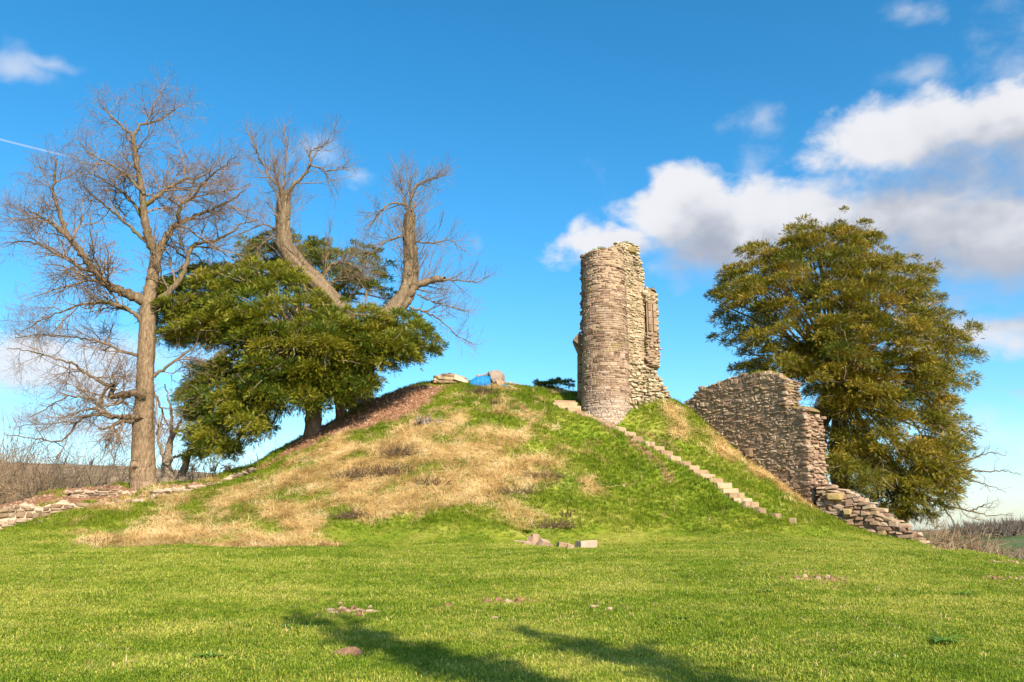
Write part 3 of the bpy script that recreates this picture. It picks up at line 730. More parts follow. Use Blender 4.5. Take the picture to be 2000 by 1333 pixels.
    # protruding ragged stones on the left limb
    for k in range(26):
        py = st.rng.uniform(500, 655); q = P(1139.5 - (2 if py > 580 else 0) + st.rng.uniform(-2, 2.5), py, DT + .35 + st.rng.uniform(-.2, .4))
        st.add(q, (1, .3), (.3, -1), (st.rng.uniform(.16, .3), .3, st.rng.uniform(.09, .18)), st.rng.uniform(-.2, .2), 'tower', True)
    st.build(root)
    def dome_cap(cx_, cy_, rx, ry, zf, hgt, seed, ng):
        rng = np.random.default_rng(seed); V, Fq = [], []; n, m = 26, 7
        for j in range(m):
            f = j / (m - 1)
            for i in range(n):
                a = 6.2832 * i / n; w = 1 + .10 * math.sin(3 * a + seed) + rng.uniform(-.05, .05)
                x = cx_ + rx * (1 - f) * w * math.cos(a); y = cy_ + ry * (1 - f) * w * math.sin(a)
                V.append((x - cx, y - cy, zf(x) - z0 + hgt * (1 - (1 - f) ** 2) * rng.uniform(.7, 1.3) - (.10 if j == 0 else .0)))
        for j in range(m - 1):
            for i in range(n): Fq.append((j * n + i, j * n + (i + 1) % n, (j + 1) * n + (i + 1) % n, (j + 1) * n + i))
        Fq.append(tuple((m - 1) * n + i for i in range(n)))
        me = bpy.data.meshes.new('soil_cap'); me.from_pydata(V, [], Fq); me.update(); me.materials.append(M_CAP); obj('soil_cap', me, root)
        v, f = blade_patch([V[rng.integers(0, len(V))] for _ in range(ng)], 10, .16, .06, seed, .012, .7); tag(obj('grass', mesh_np('grass', v, f, M_SLOPE), root), kind='stuff')
    dome_cap(cxa(zT), cy, rad(zT) * .93, rad(zT) * .93, lambda x: ztop(x) - .02, .24, 3, 60)
    cc = P(1224, 482, DT + 1.35); dome_cap(cc[0], cc[1], .52, .5, lambda x: P(1224, 490, DT + 1.35)[2] - .12, .52, 4, 26)
    cc = P(1272, 566, DT + 2.2); dome_cap(cc[0], cc[1], .34, .6, lambda x: P(1274, 565, DT + 2.2)[2] - .12 - max(0, x - cc[0]) * .5, .12, 6, 5)
build_tower()

# ---- tall wall on the right flank
WA = P(1338, 800, 47.3)[:2]; WB = P(1578, 900, 41.2)[:2]; WC = P(1616, 900, 42.0)[:2]
def build_wall():
    root = thing('curtain_wall', 'high ragged rubble stone wall climbing the slope beside the steps', 'wall', (WB[0], WB[1], gz(*WB)))
    st = Stones(11)
    s, L, A, T, N = face(WA, WB)
    ztop0 = profile([(1330, 795), (1340, 782), (1360, 764), (1395, 748), (1420, 738), (1455, 729), (1500, 727), (1530, 738)], A, T)
    ztop = lambda u: ztop0(u) + .34 * (float(fbm(np.array([u * 1.7 + 3]), np.array([.5]), 6, 2)[0]) - .5)
    zled = profile([(1538, 793), (1560, 796), (1585, 800)], A, T)
    uB = on_plane(1535, 760, A, T)[0]
    gu = np.linspace(0, L, 60); gzv = [gz(*(A + T * u)) for u in gu]; low = lambda u: float(np.interp(u, gu, gzv)) - .25
    prof = lambda u: ztop(u) if u < uB else zled(u)
    holes = [on_plane(a, b, A, T) for a, b in ((1455, 755), (1432, 813), (1534, 816), (1541, 822), (1522, 881), (1406, 838), (1445, 755))]
    skip = lambda u, z: any(abs(u - hu) < .17 and abs(z - hz) < .13 for hu, hz in holes)
    lay(st, s, L, low, prof, min(gzv) - .3, ztop(on_plane(1500, 727, A, T)[0]) + .2, (.06, .15), (.12, .36), 'wall', .34, .012, True, (-.03, .035), skip, .07, .10)
    wall_core('core', root, s, uB - .05, N, low, lambda u: ztop(u) - .08, 1.15, M_MORTAR_DK, .02, 40, 2)
    s2 = lambda u, z: s(uB - .3 + u, z)
    wall_core('core', root, s2, L - uB + .28, N, lambda u: low(uB - .3 + u), lambda u: zled(uB - .3 + u) - .08, 1.45, M_MORTAR_DK, .02, 12, 3)
    # end faces: upper tier and lower tier
    e, Le, Ae, Te, Ne = face(WB, WC); zl = gz(*WB) - .3
    lay(st, e, Le, lambda u: zl, lambda u: zled(L) - .05 - .25 * u / Le, zl, zled(L) + .2, (.08, .18), (.12, .36), 'red', .4, .012, True, (-.07, .08), None, .06, .14)
    UB = A + T * uB; UC = UB + (WC - WB) * .80
    e2, L2, A2, T2, N2 = face(UB, UC); z2 = zled(uB) - .1
    lay(st, e2, L2, lambda u: z2, lambda u: ztop(uB) - .05, z2, ztop(uB) + .1, (.09, .15), (.2, .5), 'pink', .4, .02, True, (-.05, .05), None, .02, .05)
    # bright quoins mixed along the near corner and red stones at the foot
    r = st.rng
    for k in range(40):
        z = r.uniform(zl, zled(L)); x, y, T_, N_ = e(r.uniform(.0, .3), z)
        st.add((x - Ne[0] * .1, y - Ne[1] * .1, z), Te, Ne, (r.uniform(.2, .42), .4, r.uniform(.10, .22)), r.uniform(-.1, .1), 'red', True)
    # far side (seen only from the side)
    Pb, Pc = WC, WC + (WA - WB)
    sb, Lb, Ab, Tb, Nb = face(Pb, Pc)
    # projecting stone low on the face
    u, z = on_plane(1466, 885, A, T); x, y, T_, N_ = s(u, z); st.add((x + N[0] * .1, y + N[1] * .1, z), T, N, (.34, .4, .5), .1, 'pink', True)
    st.build(root)
    cp_ = lambda px, py, off: tuple(np.r_[(lambda q: (q[0] - N[0] * off, q[1] - N[1] * off))(s(on_plane(px, py, A, T)[0], 0)), on_plane(px, py, A, T)[1]])
    soil_cap('soil_cap', root, [cp_(1342, 784, .5), cp_(1362, 765, .5), cp_(1395, 749, .5), cp_(1420, 739, .5), cp_(1455, 730, .5)], (N[0] * .45, N[1] * .45), None, 8, 5, .10)
    soil_cap('soil_cap', root, [cp_(1455, 731, .5), cp_(1480, 727, .5), cp_(1505, 728, .5), cp_(1530, 740, .5)], (N[0] * .5, N[1] * .5), None, 9, 22, .16)
    soil_cap('soil_cap', root, [cp_(1540, 794, .6), cp_(1560, 796, .7), cp_(1578, 801, .7)], (N[0] * .7, N[1] * .7), None, 10, 4, .16)
build_wall()

def build_rubble():
    A = P(1600, 1000, 40.7)[:2]; B = P(1800, 1055, 38.0)[:2]
    root = thing('tumbled_wall', 'low tumbled tail of rubble wall with big slabs stepping down to the lawn', 'wall', (A[0], A[1], gz(*A)))
    st = Stones(19); s, L, A_, T, N = face(A, B)
    prof = profile([(1595, 945), (1625, 952), (1655, 962), (1690, 975), (1705, 990), (1722, 1003), (1745, 1018), (1770, 1036), (1792, 1050), (1800, 1060)], A_, T)
    low = lambda u: gz(*(A_ + T * u)) - .15
    for k, (dd, dz) in enumerate(((0, 0), (-.55, .12))):
        sf = lambda u, z, dd=dd: (lambda q: (q[0] + N[0] * dd, q[1] + N[1] * dd, q[2], q[3]))(s(u, z))
        lay(st, sf, L, low, lambda u: prof(u) + dz, min(low(0), low(L)), prof(0) + .3, (.08, .18), (.16, .55), 'red' if k == 0 else 'wall', .6, .008, True, (-.08, .10), None, .06, .16)
    wall_core('core', root, s, L, N, low, lambda u: prof(u) - .14, 1.0, M_MORTAR_DK, .12, 24, 5)
    # slabs with yellow lichen
    for px, py, w, h in ((1630, 971, .75, .30), (1657, 1000, .34, .3), (1722, 1042, .36, .2)):
        u, z = on_plane(px, py, A_, T); x, y, _, _ = s(u, z); st.add((x + N[0] * .02, y + N[1] * .02, z), T, N, (w, .5, h), .04, 'lichen', True)
    st.build(root)
MS['lichen'] = (m_stone('lichen_stone_piece', [(.2, (.28, .20, .12)), (.6, (.36, .26, .12)), (.85, (.42, .27, .04))], 'obj', .10, (.45, .36, .22)),) * 2
build_rubble()

# ---- low walls on the left bank
def low_wall(name, label, px_top, px_bot, D0, D1, pxr, seed, hr, lr):
    A, B = lw_plane(px_bot, D0, D1, pxr)
    root = thing(name, label, 'wall', (A[0], A[1], gz(*A)), 'excavated low walls on the left bank')
    st = Stones(seed); s, L, A_, T, N = face(A, B)
    top = profile(px_top, A_, T); bot = profile(px_bot, A_, T); low = lambda u: bot(u) - .25
    zs = [low(u) for u in np.linspace(0, L, 20)]
    lay(st, s, L, low, lambda u: top(u) - .03, min(zs), max(top(u) for u in np.linspace(0, L, 20)) + .1, hr, lr, 'pink', .4, .035, True, (.03, .075), None, .03, .06)
    wall_core('mortar_core', root, s, L, N, low, lambda u: top(u) - .04, .62, M_MORTAR_PK, .028, 50, seed)
    st.build(root)
for w in LOW_WALLS: low_wall('low_wall', *w)

# ---- steps
def build_steps():
    S, Ds, C = STEPS, STEP_D, STEP_C; n = len(S)
    root = thing('stone_steps', 'long flight of pale buff steps climbing the mound to the tower', 'steps', tuple(C[0]))
    r = random.Random(4)
    for i in range(n):
        a = np.array(C[max(0, i - 1)]); b = np.array(C[min(n - 1, i + 1)]); d = (b - a)[:2]; d = d / np.hypot(*d)
        if i >= n - 3: d = np.array([-.10, 1.0]); d /= np.hypot(*d)
        w = np.array([d[1], -d[0]])                         # to the climber's right
        pxw = abs(S[i][0] - S[i][1]) * Ds[i] / F
        wid = min(1.35, max(.85, pxw / max(abs(w[0]), .35))) if i < n - 3 else 1.3
        rise = abs(C[min(i + 1, n - 1)][2] - C[i][2]); h = max(.17, min(.24, rise + .01)) if i < n - 1 else .18
        dep = .24
        bm = bmesh.new(); bmesh.ops.create_cube(bm, size=1)
        for v in bm.verts:
            v.co.x *= wid; v.co.y = v.co.y * dep + dep / 2 - .02; v.co.z = v.co.z * h - (.22 if v.co.z < 0 else 0)
            v.co += Vector((r.uniform(-.06, .06), r.uniform(-.02, .02), r.uniform(-.018, .018)))
        bmesh.ops.bevel(bm, geom=bm.edges, offset=.014, segments=1)
        me = bpy.data.meshes.new('step'); bm.to_mesh(me); bm.free(); me.materials.append(M_STEP)
        o = obj('step', me, root)
        M = Matrix(((w[0], d[0], 0, C[i][0] - C[0][0]), (w[1], d[1], 0, C[i][1] - C[0][1]), (0, 0, 1, C[i][2] - C[0][2] + (.015 if i > 3 else .08)), (0, 0, 0, 1)))
        o.matrix_basis = M @ Matrix.Rotation(r.uniform(-.07, .07), 4, 'Z') @ Matrix.Rotation(r.uniform(-.025, .025), 4, 'Y')
build_steps()

# ------------------------------------------------------------------ trees
class Tubes:
    def __init__(s): s.V = []; s.F = []; s.n = 0
    def add(s, pts, rad, sides=5, ridge=0.0, seed=0):
        pts = np.asarray(pts, float); n = len(pts)
        t = np.gradient(pts, axis=0); t /= np.linalg.norm(t, axis=1)[:, None] + 1e-9
        ref = np.array([.31, .87, .38]); a = np.cross(t, ref); a /= np.linalg.norm(a, axis=1)[:, None] + 1e-9; b = np.cross(t, a)
        an = np.arange(sides) * 2 * math.pi / sides
        rr2 = np.repeat(np.asarray(rad)[:, None], sides, 1)
        if ridge:
            I, K = np.meshgrid(np.arange(n), np.arange(sides), indexing='ij'); an2 = K * 6.28318 / sides; c2, s2 = np.cos(an2), np.sin(an2)
            rr2 = rr2 * (1 + ridge * (fbm(c2 * 3.2 + I * .03 + 20, s2 * 3.2 + I * .02, seed, 3) - .5) + ridge * .8 * (fbm(c2 * 1.1 + I * .10 + 50, s2 * 1.1 + 9, seed + 3, 2) - .5))
            an = np.arange(sides) * 2 * math.pi / sides
        ring = pts[:, None, :] + rr2[:, :, None] * (np.cos(an)[None, :, None] * a[:, None, :] + np.sin(an)[None, :, None] * b[:, None, :])
        s.V.append(ring.reshape(-1, 3))
        i = np.arange(n - 1)[:, None] * sides; k = np.arange(sides)[None, :]; k2 = (k + 1) % sides
        s.F.append(np.stack([i + k, i + k2, i + sides + k2, i + sides + k], -1).reshape(-1, 4) + s.n); s.n += n * sides
    def mesh(s, name, mat, base): return mesh_np(name, np.concatenate(s.V) - np.asarray(base), np.concatenate(s.F), mat, True)
def spline(pts, k=5):
    """Catmull-Rom through rows of any width"""
    p = np.asarray(pts, float); q = np.vstack([2 * p[0] - p[1], p, 2 * p[-1] - p[-2]]); out = []
    for i in range(1, len(q) - 2):
        for t in np.linspace(0, 1, k, endpoint=False):
            a, b, c, d = q[i - 1], q[i], q[i + 1], q[i + 2]
            out.append(.5 * (2 * b + (c - a) * t + (2 * a - 5 * b + 4 * c - d) * t * t + (3 * b - a - 3 * c + d) * t ** 3))
    out.append(p[-1]); return np.array(out)
def limb_path(px_pts, D0, D1, r0, r1, k=5, wig=0.0, rng=None):
    n = len(px_pts); q = np.array([P(a, b, D0 + (D1 - D0) * i / (n - 1)) for i, (a, b) in enumerate(px_pts)])
    rr = r0 + (r1 - r0) * (np.arange(n) / (n - 1)) ** .8
    s = spline(np.c_[q, rr], k)
    if wig and rng is not None: s[1:-1, :3] += rng.normal(0, wig, (len(s) - 2, 3))
    return s[:, :3], np.maximum(s[:, 3], .006)
def walk(rng, p, d, L, n, wob, up, out=None):
    pts = [p]; d = d / np.linalg.norm(d)
    for i in range(n):
        d = d + rng.normal(0, wob, 3) + np.array([0, 0, up]); d /= np.linalg.norm(d)
        p = p + d * (L / n); pts.append(p)
    return np.array(pts)
def grow(T, rng, pts, rad, level, spec, thin=1.0):
    """side branches along a path; spec per level: (per metre, length lo, hi, wobble, up, angle, start)"""
    if level >= len(spec): return
    per, l0, l1, wob, up, ang, start = spec[level]
    seg = np.linalg.norm(np.diff(pts, axis=0), axis=1); cum = np.r_[0, np.cumsum(seg)]; L = cum[-1]
    n = rng.poisson(per * L * (1 - start)) + (1 if level else 0)
    for j in range(n):
        t = (start + (1 - start) * rng.random()) * L; i = min(np.searchsorted(cum, t, 'right') - 1, len(seg) - 1)
        f = (t - cum[i]) / seg[i]; p = pts[i] * (1 - f) + pts[i + 1] * f; r = rad[i] * (1 - f) + rad[i + 1] * f
        tan = (pts[i + 1] - pts[i]) / seg[i]
        q = rng.normal(0, 1, 3); q -= tan * q.dot(tan); q /= np.linalg.norm(q) + 1e-9
        a = ang * rng.uniform(.6, 1.3); d = tan * math.cos(a) + q * math.sin(a)
        ln = rng.uniform(l0, l1) * (1.15 - .6 * t / L) * (min(1.0, .30 + r / .13) if level == 0 else 1.0); ns = 5 if level == 0 else (4 if level == 1 else 3)
        bp = walk(rng, p, d, ln, ns, wob, up)
        r0 = min(r * .62, (.010 + ln * .014) * thin); br = np.linspace(r0, max(.0045, r0 * .25), ns + 1)
        T.add(bp, br, 4 if level == 0 else 3)
        grow(T, rng, bp, br, level + 1, spec, thin)

def bare_tree(name, label, base, trunk, limbs, spec, mats, seed, cat='tree', group=None, burr=None, thin=1.0, gnarl=.36):
    """trunk and limbs: (photo polyline, D0, D1, r0, r1)"""
    rng = np.random.default_rng(seed); root = thing(name, label, cat, tuple(base), group)
    TW_ = Tubes()
    for part, L in (('trunk', trunk), ('limb', limbs)):
        for (pp, D0, D1, r0, r1) in L:
            pts, rad = limb_path(pp, D0, D1, r0, r1, 6 if part == 'limb' else 9, .035 if part == 'limb' else .012, rng)
            T = Tubes(); rj = rad * (1 + rng.normal(0, .05, len(rad))); T.add(pts, rad if part == 'trunk' else rj, 26 if part == 'trunk' else 7, gnarl if part == 'trunk' else 0, seed)
            o = obj(part, T.mesh(part, mats[0] if part == 'trunk' else mats[1], base), root)
            if part == 'limb': grow(TW_, rng, pts, rad, 0, spec, thin)
            elif burr and gnarl > .5 and len(pts) > 40: grow(TW_, rng, pts[len(pts) // 2:], rad[len(pts) // 2:], 0, [(9, 1.2, 3.0, .06, .12, .85, 0)] + spec[1:], thin)
            if part == 'trunk' and burr: grow(TW_, rng, pts[burr[0]:burr[1]], rad[burr[0]:burr[1]], 0, [(240, .35, .8, .3, .05, 1.2, 0), (1.5, .15, .35, .3, 0, .9, .1)])
    if TW_.V:
        obj('crown', TW_.mesh('crown', mats[2], base), root)
    return root

ob = P(282, 954, 42.0); ob[2] = gz(ob[0], ob[1]) - .15
OAK_SPEC = [(2.6, 1.7, 4.2, .2, .012, .95, .14), (4.2, .8, 2.1, .24, .012, .9, .10), (5.6, .35, 1.0, .24, .01, .85, .1)]
bare_tree('bare_oak_tree', 'big bare winter tree with straight thick trunk and wide spreading limbs behind low walls', ob,
    [([(282, 962), (281, 935), (280, 900), (280, 850), (282, 800), (284, 740), (286, 690), (288, 640), (291, 590), (298, 545), (305, 498)], 42, 42, .68, .27)],
    [([(305, 500), (290, 462), (282, 425), (280, 390), (271, 340), (263, 295), (260, 262)], 42, 41.5, .27, .11),
     ([(260, 265), (245, 255), (222, 232), (200, 212)], 41.5, 41, .10, .02), ([(260, 265), (276, 246), (310, 236), (335, 217), (362, 203)], 41.5, 42.5, .10, .02),
     ([(305, 500), (320, 470), (336, 446), (352, 434), (400, 415), (455, 388), (480, 370)], 42, 43.5, .24, .03),
     ([(350, 436), (352, 402), (374, 386), (400, 356), (430, 330), (462, 306)], 42.6, 40.8, .13, .02),
     ([(283, 398), (304, 386), (330, 366), (360, 352), (385, 347), (412, 334), (440, 300)], 41.8, 43.4, .16, .02),
     ([(290, 595), (265, 581), (240, 570), (210, 557), (186, 530), (162, 500), (140, 470), (125, 440), (111, 400), (103, 370), (107, 345), (112, 310)], 42, 39.5, .32, .03),
     ([(140, 470), (100, 436), (70, 420), (38, 398)], 40.4, 39, .12, .02), ([(186, 530), (150, 520), (100, 490), (50, 470), (15, 480)], 41, 39.5, .12, .02),
     ([(287, 640), (262, 612), (230, 596), (190, 590), (140, 602), (90, 622), (40, 650)], 42, 40, .14, .02),
     ([(283, 430), (262, 400), (232, 370), (200, 352), (165, 330)], 42, 43.5, .11, .02),
     ([(290, 475), (250, 440), (215, 410), (180, 380), (150, 350)], 42, 44, .11, .02), ([(281, 380), (250, 345), (215, 320), (175, 300), (150, 270)], 41.6, 40, .09, .02),
     ([(276, 812), (256, 815), (240, 816), (216, 815), (204, 802), (196, 784), (203, 766), (219, 751), (224, 741)], 41.5, 40.8, .17, .05),
     ([(218, 755), (188, 742), (165, 726), (145, 712), (110, 700), (60, 688), (15, 680)], 41, 40, .10, .02),
     ([(214, 815), (192, 803), (190, 786), (170, 778), (135, 776), (100, 792), (60, 815)], 41, 40.2, .09, .02),
     ([(206, 806), (178, 812), (155, 822), (132, 850), (112, 862), (70, 856), (15, 850)], 41, 39.6, .09, .02),
     ([(262, 825), (240, 822), (215, 834), (192, 838)], 41.5, 41, .14, .06),
     ([(284, 770), (262, 768), (240, 772), (216, 774), (226, 752)], 41.5, 41.2, .26, .10),
     ([(285, 700), (250, 690), (200, 670), (150, 660), (80, 655), (30, 660)], 42, 43.5, .10, .02),
     ([(286, 780), (300, 770), (312, 790), (318, 815), (306, 850)], 42, 42.6, .10, .03), ([(286, 740), (312, 726), (350, 700), (390, 670)], 42, 42.5, .13, .03),
     ([(292, 610), (330, 570), (356, 540), (366, 508), (378, 480), (420, 470), (452, 454), (475, 436), (510, 430)], 42, 44, .22, .02), ([(366, 508), (350, 495), (330, 480), (312, 472)], 43, 42.5, .08, .02)],
    OAK_SPEC, (M_OAKTRUNK, M_OAK, M_TWIG), 21, burr=(30, 60))

pb_ = P(700, 790, 48.6); pb_[2] = gz(pb_[0], pb_[1]) - .2
POL_SPEC = [(8.5, 1.2, 3.6, .06, .12, .75, .10), (2.2, .5, 1.5, .09, .07, .5, .15), (1.5, .25, .7, .12, .04, .6, .15)]
bare_tree('pollard_tree', 'old bare lopped tree with two thick leaning limbs bristling with shoots', pb_,
    [([(700, 800), (702, 760), (705, 720), (706, 690)], 48.6, 48.6, .85, .62), ([(706, 720), (690, 650), (665, 605), (640, 575), (610, 546), (578, 512), (557, 482), (552, 440), (553, 400), (556, 374)], 48.6, 48.2, .58, .36),
     ([(706, 720), (730, 660), (752, 622), (772, 600), (791, 575), (800, 545), (801, 500), (798, 455), (801, 418)], 48.6, 49.2, .68, .30)],
    [([(560, 470), (551, 440), (552, 400), (545, 365), (538, 340), (537, 318)], 48.2, 48.2, .14, .07), ([(560, 376), (580, 356), (598, 336), (606, 316), (608, 295), (634, 282), (655, 255)], 48.2, 47.6, .14, .02),
     ([(556, 378), (530, 350), (510, 315), (495, 280), (480, 250)], 48.2, 47.5, .09, .02), ([(552, 378), (556, 330), (560, 290), (555, 240)], 48.2, 48.8, .08, .015),
     ([(606, 322), (640, 334), (665, 326), (686, 310)], 48, 47.6, .06, .015), ([(545, 460), (520, 470), (505, 490), (500, 520)], 48.2, 47.8, .07, .02),
     ([(545, 450), (515, 440), (480, 452), (440, 470)], 48.2, 47, .07, .02), ([(625, 560), (645, 520), (668, 514), (698, 524), (722, 548)], 48.4, 47.8, .14, .03),
     ([(640, 575), (655, 550), (690, 540), (715, 570), (710, 610)], 48.4, 47.4, .06, .02),
     ([(793, 582), (818, 557), (850, 547), (868, 546)], 48.9, 48.6, .27, .19), ([(795, 402), (765, 397), (738, 418), (716, 450)], 49, 48.4, .09, .02),
     ([(800, 425), (806, 372), (832, 355), (868, 342)], 49.2, 48.8, .12, .02), ([(800, 440), (790, 390), (780, 350), (785, 325)], 49.2, 49.6, .08, .015),
     ([(802, 500), (796, 460), (804, 420), (812, 390)], 48.9, 48.9, .20, .06), ([(800, 545), (803, 500), (796, 455)], 48.75, 48.8, .26, .16),
     ([(866, 548), (900, 548), (930, 552), (955, 538)], 48.6, 47.8, .06, .015), ([(800, 600), (830, 610), (860, 625), (890, 655), (930, 672)], 48.7, 47.6, .08, .015),
     ([(815, 575), (845, 590), (880, 600), (915, 610)], 48.7, 48, .06, .015), ([(800, 470), (840, 475), (880, 470), (915, 500)], 49, 48, .07, .015), ([(800, 460), (760, 470), (720, 500), (700, 540)], 49, 48, .07, .015)],
    POL_SPEC, (M_POLLARD, M_POLLARD, M_SHOOT), 33, burr=(38, 72), thin=.55, gnarl=.75)

# small grey tree beyond the oak
gb = P(330, 945, 45.5); gb[2] = gz(gb[0], gb[1]) - .2
bare_tree('grey_bare_tree', 'small grey bare tree with forking crooked stems close behind the big trunk', gb,
    [([(328, 950), (326, 925), (325, 900), (330, 885), (334, 862)], 45.5, 45.5, .38, .12)],
    [([(328, 892), (334, 850), (336, 820), (330, 785), (322, 750)], 45.5, 45.5, .17, .03), ([(334, 860), (346, 835), (354, 820)], 45.5, 45.2, .14, .05), ([(324, 900), (312, 870), (308, 845), (314, 810)], 45.5, 45.9, .12, .03),
     ([(330, 900), (345, 892), (372, 889), (400, 895)], 45.5, 45, .10, .03), ([(355, 930), (372, 880), (392, 845), (415, 820)], 45.5, 45.0, .22, .06)],
    [(1.6, .5, 1.4, .2, .05, .8, .2), (2.5, .2, .6, .2, .03, .7, .1)], (M_PALEBARK, M_PALEBARK, M_TWIG), 41)

rb = P(1770, 1040, 57.0); rb[2] = gz(rb[0], rb[1]) - .2
bare_tree('bare_ash_tree', 'bare tree whose long drooping branches reach out beyond the bronze-green yew', rb,
    [([(1765, 1070), (1765, 1030), (1775, 960), (1800, 900)], 57, 55, .3, .2)],
    [([(1800, 930), (1840, 925), (1870, 928), (1900, 920), (1930, 922), (1960, 920), (1990, 926)], 55, 53, .12, .015), ([(1800, 905), (1850, 905), (1890, 900), (1930, 885), (1965, 890)], 55, 54, .10, .015),
     ([(1870, 928), (1900, 940), (1935, 950), (1965, 962)], 54.4, 53, .06, .012), ([(1800, 965), (1830, 980), (1860, 992), (1895, 998), (1935, 1008), (1975, 1002)], 55, 53, .11, .015),
     ([(1895, 998), (1915, 990), (1930, 985), (1950, 975)], 54, 53, .05, .012), ([(1800, 975), (1835, 985), (1855, 1010), (1870, 1030), (1900, 1036)], 55, 53.6, .09, .012),
     ([(1840, 945), (1860, 960), (1872, 985), (1890, 1010), (1930, 1018)], 54.6, 53.6, .06, .012), ([(1820, 880), (1860, 850), (1900, 835), (1930, 845)], 55, 54.4, .08, .012)],
    [(2.4, .8, 2.0, .18, .03, .7, .15), (2.8, .4, .9, .2, .03, .7, .1), (3.0, .2, .45, .2, .02, .7, .1)], (M_OAK, M_OAK, M_TWIG), 43)

# ---- yews
def spray_unit(rng, k=4, wd=.088, ln=.55):
    """one drooping yew spray along +x, unit length: narrow leaf slivers either side"""
    V, Fc = [], []; n = 0
    for i in range(k):
        t = (i + .5) / k; z = -.22 * t * t; L = ln * (1 - .4 * t)
        for s in (-1, 1):
            a = rng.uniform(.5, .95); d = np.array([math.cos(a), s * math.sin(a), rng.uniform(-.15, .30)]); b = np.array([t, 0, z])
            w = np.array([-d[1], d[0], rng.uniform(-.3, .3)]) * wd
            V += [b - w, b + w, b + d * L]; Fc.append((n, n + 1, n + 2)); n += 3
    return np.array(V), np.array(Fc)
def spray_cloud(name, C, Dr, S, tone, mat, base, seed, parent):
    rng = np.random.default_rng(seed); x = Dr / np.linalg.norm(Dr, axis=1)[:, None]
    q = rng.normal(0, .6, (len(C), 3)) + np.array([0, 0, 1.0]); y = np.cross(q, x); y /= np.linalg.norm(y, axis=1)[:, None] + 1e-9; z = np.cross(x, y)
    eul = np.stack([np.arctan2(y[:, 2], z[:, 2]), np.arcsin(np.clip(-x[:, 2], -1, 1)), np.arctan2(x[:, 1], x[:, 0])], 1)
    me = bpy.data.meshes.new(name); me.vertices.add(len(C)); me.vertices.foreach_set('co', np.asarray(C - np.asarray(base), np.float32).ravel())
    fattr(me, 'tone', tone); fattr(me, 'scl', S); a = me.attributes.new('rot', 'FLOAT_VECTOR', 'POINT'); a.data.foreach_set('vector', np.asarray(eul, np.float32).ravel())
    units = []
    for k in range(5):
        v, f = spray_unit(rng, 8, .045, .40); units.append(bpy.data.objects.new('spray', mesh_np('spray', v, f, mat)))
    cl = coll(name + '_sprays', units)
    ng = bpy.data.node_groups.new(name + '_set', 'GeometryNodeTree')
    ng.interface.new_socket('Geometry', in_out='INPUT', socket_type='NodeSocketGeometry'); ng.interface.new_socket('Geometry', in_out='OUTPUT', socket_type='NodeSocketGeometry')
    N = ng.nodes; Lk = ng.links; gi = N.new('NodeGroupInput'); go = N.new('NodeGroupOutput')
    ci = N.new('GeometryNodeCollectionInfo'); ci.inputs['Collection'].default_value = cl; ci.inputs['Separate Children'].default_value = True; ci.inputs['Reset Children'].default_value = True
    ip = N.new('GeometryNodeInstanceOnPoints'); ip.inputs['Pick Instance'].default_value = True
    ra = N.new('GeometryNodeInputNamedAttribute'); ra.data_type = 'FLOAT_VECTOR'; ra.inputs['Name'].default_value = 'rot'; sa = N.new('GeometryNodeInputNamedAttribute'); sa.data_type = 'FLOAT'; sa.inputs['Name'].default_value = 'scl'
    Lk.new(gi.outputs[0], ip.inputs['Points']); Lk.new(ci.outputs[0], ip.inputs['Instance']); Lk.new(ra.outputs[0], ip.inputs['Rotation']); Lk.new(sa.outputs[0], ip.inputs['Scale']); Lk.new(ip.outputs[0], go.inputs[0])
    o = obj(name, me, parent); o.modifiers.new('sprays', 'NODES').node_group = ng; tag(o, kind='stuff'); return o
def coll(name, objs):
    c = bpy.data.collections.new(name)
    for o in objs: c.objects.link(o)
    return c
def sprays_mesh(name, C, Dr, S, tone, mat, base, seed):
    rng = np.random.default_rng(seed); U = [spray_unit(rng) for _ in range(6)]; VV, FF, TT = [], [], []; n = 0
    pick = rng.integers(0, 6, len(C))
    for u in range(6):
        I = np.where(pick == u)[0]
        if not len(I): continue
        v, f = U[u]; x = Dr[I]; x = x / np.linalg.norm(x, axis=1)[:, None]
        q = rng.normal(0, .55, (len(I), 3)) + np.array([0, 0, 1.0]); y = np.cross(q, x); y /= np.linalg.norm(y, axis=1)[:, None] + 1e-9; z = np.cross(x, y)
        W = C[I][:, None, :] + S[I][:, None, None] * (v[None, :, 0:1] * x[:, None, :] + v[None, :, 1:2] * y[:, None, :] + v[None, :, 2:3] * z[:, None, :])
        VV.append(W.reshape(-1, 3)); FF.append((f[None] + (np.arange(len(I)) * len(v))[:, None, None]).reshape(-1, 3) + n); n += len(I) * len(v)
        TT.append(np.repeat(tone[I], len(v)))
    me = mesh_np(name, np.concatenate(VV) - np.asarray(base), np.concatenate(FF), mat); fattr(me, 'tone', np.concatenate(TT)); return me
